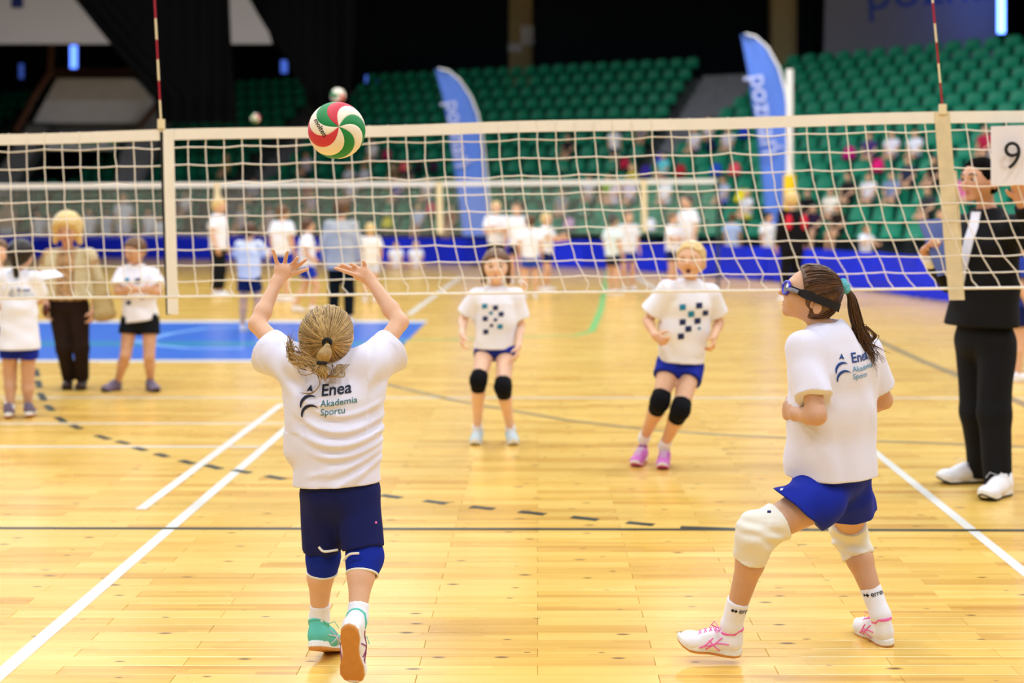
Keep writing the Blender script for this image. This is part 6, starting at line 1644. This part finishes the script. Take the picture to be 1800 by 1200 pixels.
def sit(label, x, y, shirt, hair, bottom=PALE, H=1.35, wear='shirt', bk='shorts', yaw=0):
    p, yw, blk, pt = seat_at(x, y)
    return human(label, p, yw + math.radians(yaw), H, 'sitting', shirt, bottom, hair, wear=wear, bottomkind=bk)
for a in (('spectator in lilac white top above the net left of the ball', 540, 285, (206, 204, 228), M_HAIRBR, NAVY), ('large spectator in white seated behind the ball', 608, 300, (226, 228, 240), M_HAIRDK, NAVY), ('spectator in pale top seated low right of the ball', 632, 305, (214, 218, 234), M_HAIRBR, BLK),
          ('spectator in bright white just right of the ball', 655, 270, WH, M_HAIRDK, BLK), ('spectator in olive coat in the left stand', 400, 305, (160, 148, 80), M_HAIRLB, BLK), ('spectator in blue grey top beside the olive coat', 430, 308, (160, 172, 200), M_HAIRMB, NAVY),
          ('spectator in pale shirt low in the left stand above the child in light blue', 420, 372, (220, 216, 226), M_HAIRLB, PALE), ('spectator in pinkish white low in the left stand', 455, 390, (224, 206, 210), M_HAIRBR, PALE), ('spectator in white close to the left side tape', 322, 352, WH, M_HAIRMB, NAVY),
          ('spectator in black coat beside the left side tape', 305, 362, BLK, M_HAIRDK, BLK), ('spectator in rust red left of the man in grey', 530, 342, (176, 110, 100), M_HAIRBR, BLK), ('spectator in lilac left of the man in grey', 551, 356, (214, 200, 216), M_HAIRLB, (190, 200, 90)),
          ('spectator in white above the right shoulder of the man in grey', 620, 345, (224, 226, 238), M_HAIRBR, PALE), ('spectator in olive brown below the pink bag', 680, 305, (120, 98, 66), M_HAIRBR, BLK), ('spectator in dark grey under the coral bag', 706, 304, (60, 62, 70), M_HAIRDK, BLK),
          ('spectator in royal blue under the far net tape', 703, 340, (50, 70, 180), M_HAIRBR, NAVY), ('spectator in white under the far net tape', 733, 341, (228, 224, 228), M_HAIRLB, PALE), ('blond spectator in pale blue just over the barrier left of the flag', 726, 396, (190, 206, 236), M_HAIRLB, NAVY),
          ('spectator in rust red at the foot of the left flag', 793, 386, (150, 92, 70), M_HAIRBR, BLK), ('spectator in black high in the middle stand', 1000, 244, (44, 36, 38), M_HAIRDK, BLK), ('spectator in grey on the aisle edge', 1130, 246, (130, 128, 136), M_HAIRBR, BLK),
          ('spectator in white left of a pair high by the aisle', 1204, 246, (226, 226, 240), M_HAIRMB, NAVY), ('spectator in white right of a pair high by the aisle', 1228, 238, (214, 216, 232), M_HAIRBR, NAVY), ('spectator in greyish white left of the right flag', 1270, 252, (204, 200, 212), M_HAIRMB, (60, 150, 130)),
          ('spectator in cyan below the aisle pair', 1166, 297, (100, 206, 216), M_HAIRDK, (160, 40, 70)), ('spectator in white seated low by the far net post', 1026, 342, (216, 212, 218), M_HAIRBR, PALE), ('spectator in lime green by the far net post', 1060, 334, (150, 196, 40), M_HAIRLB, PALE),
          ('spectator in pinkish white next to lime green', 1083, 342, (222, 206, 216), M_HAIRBR, PALE), ('spectator in yellow next to pinkish white', 1101, 326, (224, 214, 60), M_HAIRLB, NAVY), ('spectator in mauve white left of the far side tape', 1116, 344, (208, 196, 214), M_HAIRDK, BLK),
          ('big spectator in bright white right of the far side tape', 1150, 338, WH, M_HAIRBR, PALE), ('spectator in grey seated low over the pink jacket', 990, 366, (150, 156, 160), M_HAIRMB, PALE), ('spectator in white at the foot of the right flag', 1311, 348, (226, 226, 232), M_HAIRLB, (230, 210, 40)),
          ('spectator in greyish blue left of the right flag', 1276, 346, (170, 180, 210), M_HAIRBR, RB), ('spectator in cream right of the yellow padded post', 1451, 350, (230, 222, 206), M_HAIRDK, BLK), ('spectator in dark coat beside the cream one', 1470, 352, (30, 30, 32), M_HAIRDK, BLK),
          ('spectator in white in the middle of the right stand', 1514, 352, (216, 212, 218), M_HAIRBR, BLK), ('spectator in grey blue in the right stand', 1550, 336, (120, 134, 170), M_HAIRDK, BLK), ('spectator in pink and navy with dark hair in the right stand', 1540, 258, (70, 50, 110), M_HAIRDK, NAVY),
          ('spectator in white high in the right stand, left of a pair', 1572, 258, (222, 218, 232), M_HAIRDK, NAVY), ('spectator in white high in the right stand, right of a pair', 1604, 256, (226, 228, 240), M_HAIRMB, NAVY), ('spectator in dark navy low in the right stand', 1590, 300, (40, 50, 74), M_HAIRDK, BLK),
          ('spectator in black coat in the right stand near the worn side tape', 1618, 318, (26, 26, 28), M_HAIRDK, BLK), ('spectator in dark grey below the black coat', 1605, 352, (52, 54, 58), M_HAIRDK, BLK), ('spectator in dark red hood above the man in black', 1712, 250, (170, 34, 66), M_HAIRDK, BLK),
          ('spectator in pale blue grey beside the dark red hood', 1728, 268, (176, 184, 208), M_HAIRDK, BLK), ('spectator in pink in front of the face of the man in black', 1690, 338, (226, 110, 170), M_HAIRDK, PALE), ('spectator in black left of the yellow padded post', 1420, 372, (20, 18, 22), M_HAIRDK, BLK),
          ('spectator in black with purple in the right stand over the barrier', 1434, 396, (40, 24, 50), M_HAIRDK, BLK), ('spectator in dark brown over the barrier', 1480, 384, (44, 32, 28), M_HAIRBR, BLK)):
    sit(*a[:5], bottom=a[5], H=1.32 + 0.06 * random.random(), yaw=random.uniform(-15, 15))
q_ = FC + dC * 12.64 + nC * (5 * RUN - 0.02)
human('child in white shirt and navy shorts standing in front of the seats near the aisle', V(q_.x, q_.y, z0s + 5 * riseC), 0.2, 1.35, 'stand', WH, NAVY, M_HAIRBR)

# jackets and bags lying over seats
def backpack(label, x, y, rgb, w=0.42, h=0.46):
    p, yw, blk, pt = seat_at(x, y, 0.62); e = empty('backpack', V(p.x, p.y, p.z + 0.41), label, 'bag', None, yw)
    m = cm(rgb); o = Vector(e.location)
    b_ = SDF().add([Cap(V(0, .16, h * .28), V(0, .18, h * .62), (w * .42, .13), (w * .36, .11), side=(1, 0, 0)), Cap(V(-.06, .04, h * .26), V(.06, .04, h * .26), 0.075)], k=0.06); b_.cuts = [(np.array((0, 0, 0.005)), np.array((0, 0, -1.0)))]
    v, f = b_.mesh(0.03)
    mesh_obj('pack', v, f, m, e, smooth=True, world=False)
    st = MB().tube([(-.06, .16, h * .84), (0, .16, h * .95), (.06, .16, h * .84)], 0.015, 5); mesh_obj('handle', st.v, st.f, M_BLACK, e, world=False)
for a in (('coral pink backpack on a seat right of the ball', 706, 284, (236, 90, 100)), ('pink backpack on a seat between the far side tape and left flag', 752, 362, (226, 90, 110)), ('small magenta bag beside the bright white spectator', 676, 282, (170, 40, 90)),
          ('dark purple bag two seats right of the coral pink backpack', 765, 281, (60, 34, 56)), ('black bag next to the coral pink backpack', 737, 281, (36, 34, 40)), ('royal blue and purple bag on the aisle seats', 1171, 272, (70, 60, 200)), ('purple blue bag below the aisle child', 1112, 296, (60, 40, 150)),
          ('red bag low beside the purple blue bag', 1104, 308, (190, 40, 70)), ('dark red bag below cyan spectator', 1184, 302, (170, 40, 50)), ('coral pink backpack left of the right flag', 1272, 297, (230, 84, 100)), ('blue folded jacket beside the coral pink backpack', 1242, 300, (40, 80, 190)),
          ('navy jacket over a seat below the aisle pair', 1242, 262, (16, 24, 66)), ('blue bag high beside the right flag', 1304, 243, (30, 60, 190)), ('magenta backpack in the right stand', 1494, 263, (190, 20, 120)), ('pink bag beside the magenta backpack', 1536, 268, (214, 30, 110)),
          ('bright yellow bag on the front seats left of the man in grey side', 672, 396, (230, 220, 50)), ('pink jacket over the barrier seats near the trio', 994, 406, (226, 180, 220)), ('white bag on the front seats left of the tall girl', 1135, 414, (236, 236, 246)), ('yellow bag under the right flag', 1308, 368, (236, 220, 30))):
    backpack(*a)
